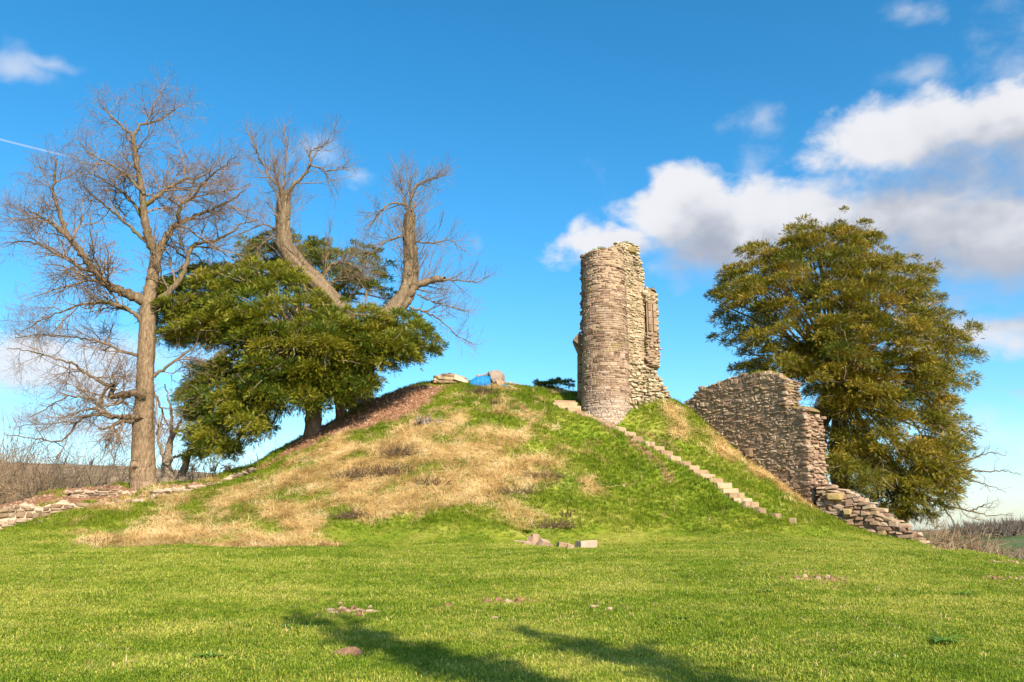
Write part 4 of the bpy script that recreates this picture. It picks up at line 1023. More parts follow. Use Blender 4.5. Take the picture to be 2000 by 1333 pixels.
def yew(name, label, poly, D, trunks, hub, npads, spp, mat, seed, maxhalf=5.5, pad=(.75, 1.35), pale=.4, droop=.35, cat='tree', group=None, size=(.15, .30), front=.7, limb_r=1.0, extra=(), core=.24):
    rng = np.random.default_rng(seed); b0 = trunks[0]
    base = P(*b0[0][0], b0[1]); base[2] = gz(base[0], base[1]) - .2
    root = thing(name, label, cat, tuple(base), group)
    xs = [p[0] for p in poly]; ys = [p[1] for p in poly]; mpp = D / F
    cen = []; tries = 0
    while len(cen) < npads and tries < npads * 25:
        tries += 1; a = rng.uniform(min(xs), max(xs)); b = rng.uniform(min(ys), max(ys)); dd = float(in_poly(np.array([a]), np.array([b]), poly)[0]) * mpp
        if dd < .16 * pad[0]: continue
        half = min(maxhalf, 1.5 * math.sqrt(dd * 2.2)); s = -1 if rng.random() < front else 1
        q = P(a, b, D + s * half * (rng.uniform(.6, 1.0) if rng.random() < .8 else rng.uniform(0, .6)))
        if q[2] < gz(q[0], q[1]) + .9 * pad[0] - .25: continue
        if any(np.linalg.norm(q - c[0]) < .6 * pad[0] for c in cen): continue
        cen.append((q, min(1.0, .38 + dd * .40)))
    for (pg, cnt, De, he) in extra:
        k = 0
        while k < cnt:
            a = rng.uniform(min(p[0] for p in pg), max(p[0] for p in pg)); b = rng.uniform(min(p[1] for p in pg), max(p[1] for p in pg))
            if in_poly(np.array([a]), np.array([b]), pg)[0] < 0: continue
            k += 1; q = P(a, b, De + rng.uniform(-he, he))
            if q[2] > gz(q[0], q[1]) + .25: cen.append((q, rng.uniform(.5, .95), 1))
    hubp = P(hub[0], hub[1], D)
    Cs, Ds, Ss, Ts = [], [], [], []
    TB = Tubes(); TP = Tubes()
    for (q, sc, *ex) in cen:
        R = rng.uniform(*pad) * sc; out = q - hubp; out[2] *= .4; out /= np.linalg.norm(out) + 1e-6
        n = int(spp * (R / 1.0) ** 1.8 * rng.uniform(.8, 1.2)) + 8
        u = rng.normal(0, 1, (n, 3)); u /= np.linalg.norm(u, axis=1)[:, None]; u[:, 2] = np.where(rng.random(n) < .75, np.abs(u[:, 2]), u[:, 2])
        rad = np.where(rng.random(n) < .05, rng.uniform(1.0, 1.4, n), rng.uniform(.25, 1.0, n) ** .6)
        o = u * rad[:, None] * np.array([R, R, R * .60])
        hor = np.array([out[0], out[1], 0]); lift = -droop * (o @ out)          # pads tip down towards the outside
        o[:, 2] += lift
        c = q + o; d = u * .9 + out * .45 + rng.normal(0, .45, (n, 3)) + np.array([0, 0, -.05])
        Cs.append(c); Ds.append(d); Ss.append(rng.uniform(*size, n)); Ts.append(np.clip(rng.normal(.5, .18, n) + rng.normal(0, .16), 0, 1))
        if rng.random() < .38 and not ex:                                                # limb out to the pad
            mid = hubp * .5 + q * .5 + (rng.normal(0, .5, 3) + np.array([0, 0, .4])) * limb_r; pts = spline([hubp + rng.normal(0, .3, 3) * limb_r, mid, q - out * .3 * R, q + out * R * .6], 4)
            r0 = rng.uniform(.05, .13) * limb_r; (TP if rng.random() < pale else TB).add(pts, np.linspace(r0, .012, len(pts)), 5)
        for k in range(4 if rng.random() < pale else 1):                      # pale bare twigs in the pad
            d2 = out + rng.normal(0, .6, 3); s0 = q + rng.normal(0, R * .4, 3)
            TP.add(walk(rng, s0, d2, R * rng.uniform(.6, 1.3), 4, .25, -.02), np.linspace(.022, .006, 5), 3)
    T = Tubes()
    for (pp, D_, r0, r1) in trunks:
        q = np.array([P(a, b, D_) for a, b in pp]); q[0, 2] = gz(q[0, 0], q[0, 1]) - .3; q = np.vstack([q, hubp + rng.normal(0, .3, 3) * limb_r])
        s = spline(np.c_[q, np.linspace(r0, r1, len(q))], 5); T = Tubes(); T.add(s[:, :3], s[:, 3] * (1 + rng.normal(0, .06, len(s))), 12); obj('trunk', T.mesh('trunk', M_YEWBARK, base), root)
    if TB.V: tag(obj('branchwork', TB.mesh('branchwork', M_YEWBARK, base), root), kind='stuff')
    if TP.V: tag(obj('branchwork', TP.mesh('branchwork', M_PALEBARK, base), root), 'pale bare twigs showing through the foliage', kind='stuff')
    C = np.concatenate(Cs); keep = C[:, 2] > terrain(C[:, 0], C[:, 1]) + .05
    C = C[keep]; Dd_ = np.concatenate(Ds)[keep]; Sd_ = np.concatenate(Ss)[keep]; Td_ = np.concatenate(Ts)[keep]
    pk = rng.random(len(C)) < core
    obj('crown', sprays_mesh('crown', C[pk], Dd_[pk], Sd_[pk] * .95, Td_[pk], mat, base, seed), root)
    spray_cloud('foliage', C[~pk], Dd_[~pk], Sd_[~pk] * .88, Td_[~pk], mats_inst[mat.name], base, seed + 1, root)
    return root
yew('yew_tree', 'dense dark green evergreen leaning over the mound shoulder beside the bare oak',
    [(288, 575), (330, 545), (372, 532), (400, 512), (450, 497), (500, 492), (545, 500), (590, 530), (640, 572), (700, 590), (760, 602), (815, 612), (832, 640), (864, 672), (846, 700), (800, 716), (740, 738), (706, 768), (660, 788), (600, 790), (560, 830), (520, 855), (470, 888), (400, 915), (368, 905), (385, 860), (345, 800), (333, 760), (362, 722), (396, 692), (330, 684), (296, 645)],
    45.6, [([(612, 846), (612, 810), (610, 770)], 46.6, .55, .35), ([(668, 812), (664, 790), (650, 760)], 47.4, .34, .22), ([(690, 800), (690, 780), (670, 750)], 47.6, .26, .2)], (590, 690), 350, 560, M_YEW, 51, 4.6, (.55, 1.1), extra=[([(290, 565), (400, 520), (430, 640), (400, 690), (310, 670)], 36, 43.5, 1.6), ([(345, 740), (480, 720), (560, 760), (540, 830), (470, 885), (385, 905), (370, 850)], 96, 43.5, 2.0), ([(560, 720), (740, 690), (742, 742), (690, 785), (640, 800), (575, 800)], 60, 44.2, 1.0), ([(640, 620), (800, 615), (850, 665), (830, 700), (700, 720)], 40, 43.5, 1.2)])
yew('yew_tree', 'dark evergreen crown rising behind the two lopped limbs',
    [(440, 505), (480, 452), (545, 440), (605, 462), (690, 456), (742, 484), (772, 520), (764, 600), (640, 600), (480, 540)], 53, [([(620, 800), (620, 760), (620, 700)], 54, .4, .3)], (620, 600), 100, 420, M_YEW, 52, 3.0, (.6, 1.0), .3)
yew('yew_tree', 'huge domed bronze-green evergreen with pale twigs towering behind the high wall',
    [(1366, 640), (1402, 606), (1372, 588), (1412, 532), (1442, 484), (1500, 456), (1540, 432), (1590, 422), (1640, 402), (1690, 420), (1732, 470), (1762, 502), (1800, 480), (1836, 510), (1830, 560), (1872, 602), (1930, 652), (1924, 740), (1880, 770), (1892, 830), (1900, 850), (1882, 900), (1862, 960), (1840, 1000), (1790, 1032), (1700, 1000), (1610, 960), (1590, 860), (1560, 770), (1500, 740), (1420, 738), (1440, 690), (1382, 662)],
    51, [([(1580, 960), (1590, 900), (1600, 820)], 51, .7, .5), ([(1640, 980), (1640, 900), (1640, 820)], 52, .6, .45)], (1640, 760), 470, 470, M_YEW2, 53, 6.0, (.55, 1.2), .75, .25, extra=[([(1620, 880), (1890, 860), (1862, 970), (1830, 1020), (1770, 1036), (1700, 1000), (1630, 950)], 80, 48.0, 2.5), ([(1440, 560), (1640, 470), (1800, 600), (1860, 720), (1600, 780), (1480, 700)], 80, 46.2, 1.5)])
yew('evergreen_bush', 'small dark leafy bush on the skyline between tarpaulin and tower',
    [(1042, 762), (1046, 746), (1062, 742), (1080, 738), (1098, 742), (1116, 744), (1118, 760), (1100, 770), (1060, 768)], 52.5, [([(1080, 775), (1080, 765), (1080, 758)], 52.5, .08, .05)], (1080, 760), 34, 1500, M_YEW, 54, .8, (.3, .5), .0, .1, 'bush', None, (.12, .22), .7, .15)

# ---- tree behind the camera whose branch shadows lie across the lawn
def shadow_tree():
    rng = np.random.default_rng(61)
    def lift(px, py, h):
        if py > 1345:
            d = ray(px, py); k = (CAM[2] - .05) / -d[2]; g = CAM + d * k
        else: g = hitground(px, py, 3)
        return g + SUN * (h / SUN[2])
    lines = [[(1240, 1520, 7.0), (1130, 1390, 7.6), (1000, 1330, 8.4), (870, 1305, 9.2), (745, 1265, 10), (660, 1232, 10.6), (600, 1208, 11)],
             [(1240, 1520, 7.0), (1450, 1390, 7.4), (1330, 1320, 8.2), (1230, 1290, 9.0), (1100, 1262, 9.6), (980, 1225, 10.4)],
             [(745, 1265, 10), (700, 1230, 10.8), (640, 1190, 11.6)]]
    L = [np.array([lift(*q) for q in l]) for l in lines]
    b = L[0][0].copy(); b[2] = gz(b[0], b[1])
    root = thing('shade_tree', 'tall tree standing off the lawn, known by the branch shadows across the grass', 'tree', tuple(b))
    T = Tubes(); T.add(spline(np.array([b - [0, 0, .3], b + [.1, 0, 3], L[0][0]]), 5), np.linspace(.4, .22, 11), 10); obj('trunk', T.mesh('trunk', M_OAK, b), root)
    Cs, Ds = [], []
    for i, l in enumerate(L):
        s = spline(l, 5); T = Tubes(); T.add(s, np.linspace(.10 if i < 2 else .05, .02, len(s)), 6); obj('limb', T.mesh('limb', M_OAK, b), root)
        for q, f in zip(s, np.linspace(0, 1, len(s))):
            if f < .12: continue
            m = int((44, 24, 6)[i] * (1.0 - .92 * f) * max(0, rng.normal(.7, .6))); sg = (.21 - .13 * f)
            Cs.append(q + rng.normal(0, sg, (m, 3))); Ds.append(rng.normal(0, 1, (m, 3)))
    C = np.concatenate(Cs); obj('crown', sprays_mesh('crown', C, np.concatenate(Ds), rng.uniform(.3, .6, len(C)), rng.random(len(C)), M_YEW, b, 5), root)
shadow_tree()

# ------------------------------------------------------------------ scrub and far woods
def scrub(name, label, spots, h, ntw, seed, mat, kind='stuff'):
    rng = np.random.default_rng(seed); T = Tubes()
    for sp_ in spots:
        x, y = sp_[:2]; z = gz(x, y); hh = sp_[2] - z if len(sp_) > 2 else h * rng.uniform(.7, 1.3)
        for k in range(ntw):
            d = rng.normal(0, .55, 3); d[2] = abs(d[2]) * .6 + .75
            L = hh * rng.uniform(.5, 1.25); p = np.array([x + rng.normal(0, .35), y + rng.normal(0, .35), z - .1])
            bp = walk(rng, p, d, L, 5, .17, -.03); r0 = rng.uniform(.018, .045); T.add(bp, np.linspace(r0, .009, 6), 3)
            for j in range(6):
                i = rng.integers(1, 5); T.add(walk(rng, bp[i], rng.normal(0, .6, 3) + (bp[i + 1] - bp[i]) / (L / 5) * .8 + [0, 0, .1], L * rng.uniform(.2, .45), 3, .22, .0), np.linspace(r0 * .5, .008, 4), 3)
    o = obj(name, mesh_np(name, np.concatenate(T.V), np.concatenate(T.F), mat, True)); tag(o, label, 'scrub', kind=kind); return o
rg = np.random.default_rng(70)
sp = []
while len(sp) < 165:
    D = rg.uniform(45, 64); px = rg.uniform(-120, 620) if D > 50 else rg.uniform(-120, 120); q = P(px, 950, D)
    if abs(px - 280) < 40 and D < 46: continue
    sp.append((q[0], q[1], P(px, np.interp(px, [0, 120, 300, 500, 620], [868, 890, 900, 905, 900]) + rg.uniform(-12, 50), D)[2]))
scrub('scrub_thicket', 'tangle of bare brown scrub filling the drop behind the low walls', sp, 4.4, 15, 71, M_SCRUB)
def stems(name, label, n, seed):
    rng = np.random.default_rng(seed); T = Tubes()
    for k in range(n):
        px = rng.uniform(-60, 560); D = rng.uniform(44, 54); q = P(px, 950, D); g = np.array([q[0], q[1], gz(q[0], q[1]) - .1]); top = P(px, rng.uniform(880, 935), D)[2] - g[2]
        T.add(walk(rng, g, np.array([rng.normal(0, .7), rng.normal(0, .5), 1.0]), max(1.5, top * 1.2), 7, .22, -.07), np.linspace(.055, .012, 8) * rng.uniform(.5, 1.1), 5)
    tag(obj(name, T.mesh(name, M_PALEBARK, (0, 0, 0))), label, 'scrub', kind='stuff')
stems('scrub_stems', 'paler arching stems standing among the brown scrub', 46, 74)
sp2 = []
while len(sp2) < 36:
    px = rg.uniform(1800, 1975); D = rg.uniform(39, 48); q = P(px, 1060, D); sp2.append((q[0], q[1], P(px, 1030 + (px - 1850) * .12 + rg.uniform(-14, 25), D)[2]))
scrub('scrub_thicket', 'pale twiggy scrub on the edge of the drop beyond the tumbled wall', sp2, 2.6, 15, 72, M_SCRUB)
sp3 = [(P(px, 1090, D)[0], P(px, 1090, D)[1]) for px, D in ((1962, 34.5), (1978, 35), (1990, 34.5), (2010, 35), (1950, 36))]
scrub('dead_stems', 'few pale dead stems poking up over the lawn edge', sp3, .9, 5, 73, M_PALEBARK)
def far_wood():
    rng = np.random.default_rng(77); T = Tubes(); C = []
    for k in range(210):
        if k < 120: px = rng.uniform(1860, 2120); r = rng.uniform(560, 760)
        else: px = rng.uniform(-150, 700); r = rng.uniform(780, 950)
        d = ray(px, 1035); x = d[0] / d[1] * r; y = r; z = float(terrain(np.array([x]), np.array([y]))[0]); h = rng.uniform(7, 13)
        for j in range(16):
            T.add(walk(rng, np.array([x + rng.normal(0, 1.2), y, z]), np.array([rng.normal(0, .45), rng.normal(0, .45), 1.0]), h * rng.uniform(.6, 1.1), 3, .15, 0), np.array([.42, .32, .2, .08]), 3)
    o = obj('far_woodland', mesh_np('far_woodland', np.concatenate(T.V), np.concatenate(T.F), m_bark('far_twig', (.09, .075, .062), (.14, .115, .09), (.19, .15, .12), .1), True)); tag(o, 'bare woodland along the skyline of the far hills', 'wood', kind='stuff')
far_wood()

# ------------------------------------------------------------------ rocks, tarpaulin, stumps and small things
def lump(name, px, py, D, w, h, d, mat, seed, label=None, cat=None, group=None, parent=None, sub=3, sharp=.0, yaw=0.0, layers=0, sink=.08, z=None):
    """weathered rock: displaced rounded box with bedding ledges"""
    rng = np.random.default_rng(seed); c = P(px, py, D)
    if z is None: z = gz(c[0], c[1]) - sink
    bm = bmesh.new(); bmesh.ops.create_icosphere(bm, subdivisions=sub, radius=1)
    off = rng.uniform(0, 50, 3)
    for v in bm.verts:
        p = np.array(v.co); e = .72 if sharp else .85; q = np.sign(p) * np.abs(p) ** e
        nse = float(fbm(np.array([p[0] * 1.6 + off[0] + p[2]]), np.array([p[1] * 1.6 + off[1] - p[2]]), seed, 3)[0]) - .5
        q = q * (1 + nse * (.7 if sharp else .55))
        if layers: q[:2] *= 1 + .10 * math.sin(q[2] * layers + off[2]) * (1 + nse)
        v.co = (q[0] * w / 2, q[1] * d / 2, (q[2] + .75) * h / 1.75)
    bmesh.ops.rotate(bm, verts=bm.verts, cent=(0, 0, 0), matrix=Matrix.Rotation(yaw, 3, 'Z'))
    me = bpy.data.meshes.new(name); bm.to_mesh(me); bm.free(); me.materials.append(mat)
    o = obj(name, me, parent, (c[0], c[1], z))
    if label: tag(o, label, cat, group)
    return o
def slabs_heap(name, label, cat, px, py, D, items, mat_pairs, seed):
    c = P(px, py, D); c[2] = gz(c[0], c[1]); root = thing(name, label, cat, tuple(c)); st = Stones(seed)
    for (dx, dz, w, h, dep, rot, mat) in items:
        st.add((c[0] + dx, c[1], c[2] + dz), (1, .1), (.1, -1), (w, dep, h), rot, mat, True)
    st.build(root); return root
# fallen masonry slab on the summit (layered)
slabs_heap('fallen_masonry', 'long layered lump of fallen masonry lying on the mound summit', 'rock', 880, 745, 48.5,
    [(-.1, .08, 1.9, .26, .9, .03, 'pink'), (-.72, .14, .55, .3, .8, .1, 'cream'), (-.15, .27, 1.55, .24, .9, -.06, 'cream'), (.1, .42, 1.5, .20, .8, -.12, 'pink'), (.62, .22, .8, .3, .8, -.30, 'cream'), (-.35, .48, .8, .16, .7, .06, 'cream'), (.2, .52, .7, .1, .6, -.16, 'wall')], None, 5)
lump('boulder', 966, 749, 48.3, 1.05, .92, .9, M_SACK, 4, 'grey-brown boulder with pointed top beside the blue tarpaulin', 'boulder', None, sharp=1, yaw=.4)
lump('boulder', 976, 752, 47.8, .52, .52, .4, M_BUFF, 7, 'golden buff boulder leaning on the pointed grey one', 'boulder', None, sharp=1, yaw=.2)
lump('boulder', 993, 757, 47.7, .62, .26, .4, M_SACK, 9, 'flat pale boulder at the lower end of the tarpaulin heap', 'boulder', None, yaw=-.3)
lump('boulder', 948, 748, 48.8, 1.3, .62, .7, MS['red'][0], 12, 'long brown boulder half covered by the blue tarpaulin', 'boulder', None, sharp=1, yaw=.1, layers=5)
def tarp():
    pa = [(919, 741), (928, 738), (938, 735), (948, 733), (958, 732)]; rng = np.random.default_rng(3); V, Fq = [], []; nu, nv = 26, 10
    c = P(938, 748, 47.6); c[2] = gz(c[0], c[1])
    for i in range(nu + 1):
        u = i / nu
        for j in range(nv + 1):
            v = j / nv; x = (u - .5) * 1.25; y = -.35 + v * .75; hgt = .62 * math.sin(min(1, v * 1.35) * math.pi / 2) * (.25 + .75 * math.sin(math.pi * min(1, u * 1.1 + .05) * .62))
            w = .045 * math.sin(u * 34 + v * 5) * (1 - v * .6) + .02 * math.sin(u * 71 - v * 11)
            V.append((x + w, y - w, hgt + w * .6 - .02 + (gz(c[0] + x, c[1] + y) - c[2])))
    for i in range(nu):
        for j in range(nv): a = i * (nv + 1) + j; Fq.append((a, a + nv + 1, a + nv + 2, a + 1))
    me = bpy.data.meshes.new('tarpaulin'); me.from_pydata(V, [], Fq); me.update(); me.materials.append(M_TARP)
    for p in me.polygons: p.use_smooth = True
    o = obj('tarpaulin', me, None, tuple(c)); so = o.modifiers.new('thick', 'SOLIDIFY'); so.thickness = .012
    tag(o, 'crumpled bright blue tarpaulin pulled over rocks on the summit', 'tarpaulin')
tarp()
lump('tarpaulin_scrap', 984, 752, 47.75, .40, .26, .3, M_TARP, 15, 'small bunched scrap of blue sheet between the boulders', 'tarpaulin', yaw=.3)

def cut_block(name, px, py, w, h, d, yaw, mat, label, seed, group=None, tilt=0.0, cat='stone'):
    g = hitground(px, py); r = random.Random(seed); bm = bmesh.new(); bmesh.ops.create_cube(bm, size=1)
    for v in bm.verts: v.co = Vector((v.co.x * w * r.uniform(.94, 1.06), v.co.y * d * r.uniform(.9, 1.1), (v.co.z + .5) * h * r.uniform(.92, 1.06)))
    bmesh.ops.bevel(bm, geom=bm.edges, offset=min(w, h, d) * .10, segments=2, profile=.6)
    bmesh.ops.subdivide_edges(bm, edges=bm.edges, cuts=1)
    for v in bm.verts: v.co += Vector([r.gauss(0, .006) for _ in range(3)])
    me = bpy.data.meshes.new(name); bm.to_mesh(me); bm.free(); me.materials.append(mat)
    o = obj(name, me, None, (g[0], g[1], g[2] - .05)); o.rotation_euler = (tilt, tilt * .6, yaw); tag(o, label, cat, group); return o
M_REDST = m_plain('reddish_stone', (.29, .185, .125), (.44, .31, .22), 6, bstr=.7)
cut_block('dressed_block', 1145, 1073, .74, .36, .42, .45, m_plain('pale_dressed_stone', (.34, .255, .19), (.42, .33, .25), 4, bstr=.4), 'big squared pale stone block lying alone at the mound foot', 1)
for k, (px, py, w, h, d, yaw, ti, lb) in enumerate([(1101, 1071, .50, .24, .3, .3, .15, 'buff wedge-shaped stone between the block and the stone heap'), (1114, 1073, .24, .20, .2, .1, .1, 'small rounded stone touching the buff wedge-shaped stone'),
        (1074, 1070, .26, .16, .2, -.2, 0, 'small flat stone at the end of the stone heap'), (1057, 1069, .40, .34, .3, .6, .5, 'slanting reddish slab propped on the stone heap'), (1044, 1064, .26, .42, .26, .2, .12, 'tallest upright stone of the stone heap'),
        (1036, 1063, .20, .34, .2, .9, .1, 'narrow upright stone tucked beside the tallest heap stone'), (1032, 1065, .38, .18, .26, -.1, .05, 'low flat slab at the near side of the stone heap'), (1013, 1060, .44, .10, .2, -.15, .08, 'thin red tile-like slab at the tail of the heap')]):
    cut_block('loose_stone', px, py, w, h, d, yaw, M_REDST if k != 0 else M_BUFF, lb, 20 + k, 'loose stones at the mound foot', ti)
small = [(645, 1194, .14, .07), (652, 1198, .22, .05), (668, 1192, .16, .06), (676, 1194, .12, .05), (690, 1195, .13, .05), (700, 1193, .10, .05), (722, 1194, .16, .05), (733, 1196, .18, .05), (664, 1184, .10, .09), (1279, 1184, .14, .05), (1190, 1193, .14, .08), (1176, 1184, .12, .08), (965, 1210, .16, .06), (806, 1192, .14, .04)]
SMALL_LABEL = {8: 'small dark stone lying apart just beyond the scatter of pale stones', 9: 'lone pale chip of stone in the open lawn'}
for k, (px, py, w, h) in enumerate(small):
    g = hitground(px, py); lump('lawn_stone', px, py, g[1], w * .8, h * .85, w * .6, M_REDST, 40 + k, SMALL_LABEL.get(k, 'fist-sized stone half sunk in the mown lawn'), 'stone', 'small stones in the lawn', sub=2, sharp=1, sink=.015)
def molehill():
    g = hitground(678, 1281); rng = np.random.default_rng(66); V, Fq = [], []; n = 22
    for j in range(n):
        for i in range(n):
            x = (i / (n - 1) - .5) * 2; y = (j / (n - 1) - .5) * 2; r = math.hypot(x, y); hh = max(0, 1 - r * r * 1.15) * .10 * (.6 + .8 * float(fbm(np.array([x * 3 + 9]), np.array([y * 3]), 3, 3)[0])) + rng.uniform(-.016, .016) * (r < .95)
            V.append((x * .26, y * .2, hh - .02))
    for j in range(n - 1):
        for i in range(n - 1): a = j * n + i; Fq.append((a, a + 1, a + n + 1, a + n))
    me = bpy.data.meshes.new('molehill'); me.from_pydata(V, [], Fq); me.update(); me.materials.append(m_plain('molehill_soil', (.14, .07, .04), (.27, .16, .10), 30))
    tag(obj('molehill', me, None, tuple(g)), 'little heap of crumbly red soil beside the branch shadow', 'molehill')
molehill()
rs = random.Random(8)
def stump(name, label, px, py, n, h, seed, mat, cat='stump', spread=.35, r0=.05, lean=.5):
    rng = np.random.default_rng(seed); g = hitground(px, py); root = thing(name, label, cat, tuple(g)); T = Tubes()
    for k in range(n):
        a = rng.uniform(0, 6.28); d = np.array([math.cos(a) * lean, math.sin(a) * lean, .6 + .4 * rng.random()]); p = g + np.array([rng.normal(0, spread), rng.normal(0, spread * .6), -.1])
        T.add(walk(rng, p, d, h * rng.uniform(.5, 1.2), 4, .25, -.02), np.linspace(r0 * rng.uniform(.5, 1.2), r0 * .25, 5), 5)
    obj('stem', T.mesh('stem', mat, g), root); return root
stump('dead_stump', 'grey gnarled stump of dead roots high on the mound face', 835, 828, 46, .62, 3, m_bark('weathered_wood', (.10, .08, .065), (.26, .21, .17), (.42, .36, .30), 8), 'stump', .32, .07, .9)
stump('dead_stump', 'short weathered stump in rough grass above the squared block', 1105, 1010, 14, .5, 4, M_DEADSTEM, 'stump', .10, .04, .4)
stump('rotten_stump', 'low dark rotten stump in the straw near the lawn', 411, 1045, 18, .32, 6, M_DEADSTEM, 'stump', .22, .06, .8)
for k, (px, py, n, h, sp_, lb) in enumerate([(942, 770, 90, .85, .30, 'dry brown bush just below the blue tarpaulin'), (965, 792, 24, .7, .22, 'sparse pale dead stalks below the dry brown bush'), (790, 890, 170, .75, .55, 'dark dead bramble clump in the upper straw'),
        (715, 930, 200, .65, .7, 'widest dark bramble tangle in the middle of the straw slope'), (770, 925, 150, .65, .55, 'dark bramble tangle beside the widest one'), (845, 945, 90, .5, .45, 'low brown bramble patch below the dark tangles'), (690, 1010, 120, .5, .45, 'brown bramble patch low on the straw slope'),
        (1080, 1030, 110, .5, .5, 'brown weed clump above the loose stones'), (200, 1060, 90, .35, .35, 'rust-red dead fern clump at the straw edge by the lawn'), (1000, 960, 110, .45, .6, 'faded brown weeds on the middle of the mound'), (1060, 930, 100, .45, .6, 'faded brown weeds on the green side of the mound')]):
    o = stump('dead_bush', lb, px, py, int(n * 1.7), h, 90 + k, M_DEADSTEM, 'bush', sp_, .017, .7)
def rosette(name, label, px, py, n, L, seed):
    g = hitground(px, py); r = random.Random(seed); root = thing(name, label, 'weed', tuple(g))
    for k in range(n):
        a = 6.28 * k / n + r.uniform(-.2, .2); l = L * r.uniform(.7, 1.2); w = l * .16; up = r.uniform(.25, .9); V = []
        for i in range(5):
            t = i / 4; ww = w * math.sin(math.pi * (.12 + .88 * t)) ; x = l * t; z = l * up * (t - .75 * t * t) + .02
            V += [(x, -ww, z + ww * .3), (x, 0, z), (x, ww, z + ww * .3)]
        Fq = [(i * 3 + j, i * 3 + j + 1, i * 3 + j + 4, i * 3 + j + 3) for i in range(4) for j in range(2)]
        me = bpy.data.meshes.new('leaf'); me.from_pydata(V, [], Fq); me.update(); me.materials.append(M_WEED); o = obj('leaf', me, root); o.rotation_euler = (0, 0, a)
rosette('broadleaf_weed', 'upright broad-leaved weed standing out of the open lawn', 1842, 1262, 11, .30, 1)
rosette('broadleaf_weed', 'flat dock rosette on the lawn where it is lush and dark', 1885, 1168, 9, .28, 2)
rosette('broadleaf_weed', 'bright nettle-like weed at the mound foot behind the stone heap', 1030, 1042, 13, .34, 3)
rosette('broadleaf_weed', 'small plantain rosette in the lawn just short of the sunken stones', 560, 1232, 8, .16, 5)
rosette('broadleaf_weed', 'small dandelion rosette near the lone pale chip of stone', 1330, 1215, 8, .17, 6)
rosette('broadleaf_weed', 'low thistle-like rosette in the lawn before the tumbled wall', 1500, 1160, 9, .20, 7)
rosette('broadleaf_weed', 'larger floppy weed where the lawn is nearest the molehill', 410, 1290, 10, .20, 8)
rosette('broadleaf_weed', 'green weed tuft at the right foot of the round tower', 1244, 792, 12, .42, 4)

# ------------------------------------------------------------------ grass
def tuft(name, n, h, spread, width, droop, mat, seed, flat=1.0):
    rng = np.random.default_rng(seed); VV, FF = [], []; k0 = 0
    for k in range(n):
        b = np.r_[rng.normal(0, spread, 2), 0]; a = rng.uniform(0, 6.28); hh = h * rng.uniform(.5, 1.25); dr = droop * rng.uniform(.3, 1.5)
        o = np.array([math.cos(a), math.sin(a), 0]); s = np.array([-o[1], o[0], 0]) * width * rng.uniform(.7, 1.2); up = np.array([0, 0, 1.0])
        p1 = b + o * hh * dr * .25 + up * hh * .55 * flat; p2 = b + o * hh * dr * .95 + up * hh * max(.15, 1 - .42 * dr) * flat
        VV += [b - s, b + s, p1 - s * .75, p1 + s * .75, p2]; FF += [(k0, k0 + 1, k0 + 3), (k0, k0 + 3, k0 + 2), (k0 + 2, k0 + 3, k0 + 4)]; k0 += 5
    return bpy.data.objects.new(name, mesh_np(name, np.array(VV), np.array(FF), mat))
C_TURF = coll('turf_tufts', [tuft('turf_tuft', 24, .046, .06, .0042, .95, M_TURF, i) for i in range(5)])
C_ROUGH = coll('rough_tufts', [tuft('rough_tuft', 20, .15, .055, .006, .8, M_SLOPE, 20 + i) for i in range(5)])
C_STRAW = coll('straw_tufts', [tuft('straw_tuft', 30, .30, .10, .0065, 1.8, M_STRAW, 40 + i, .35 if i < 4 else .8) for i in range(6)])
C_TUSS = coll('tussocks', [tuft('tussock', 46, .42, .07, .007, 1.0, M_STRAW, 65 + i) for i in range(3)])
C_STALK = coll('stalks', [tuft('stalk', 4, .55, .05, .005, .35, M_STRAW, 60 + i) for i in range(3)])

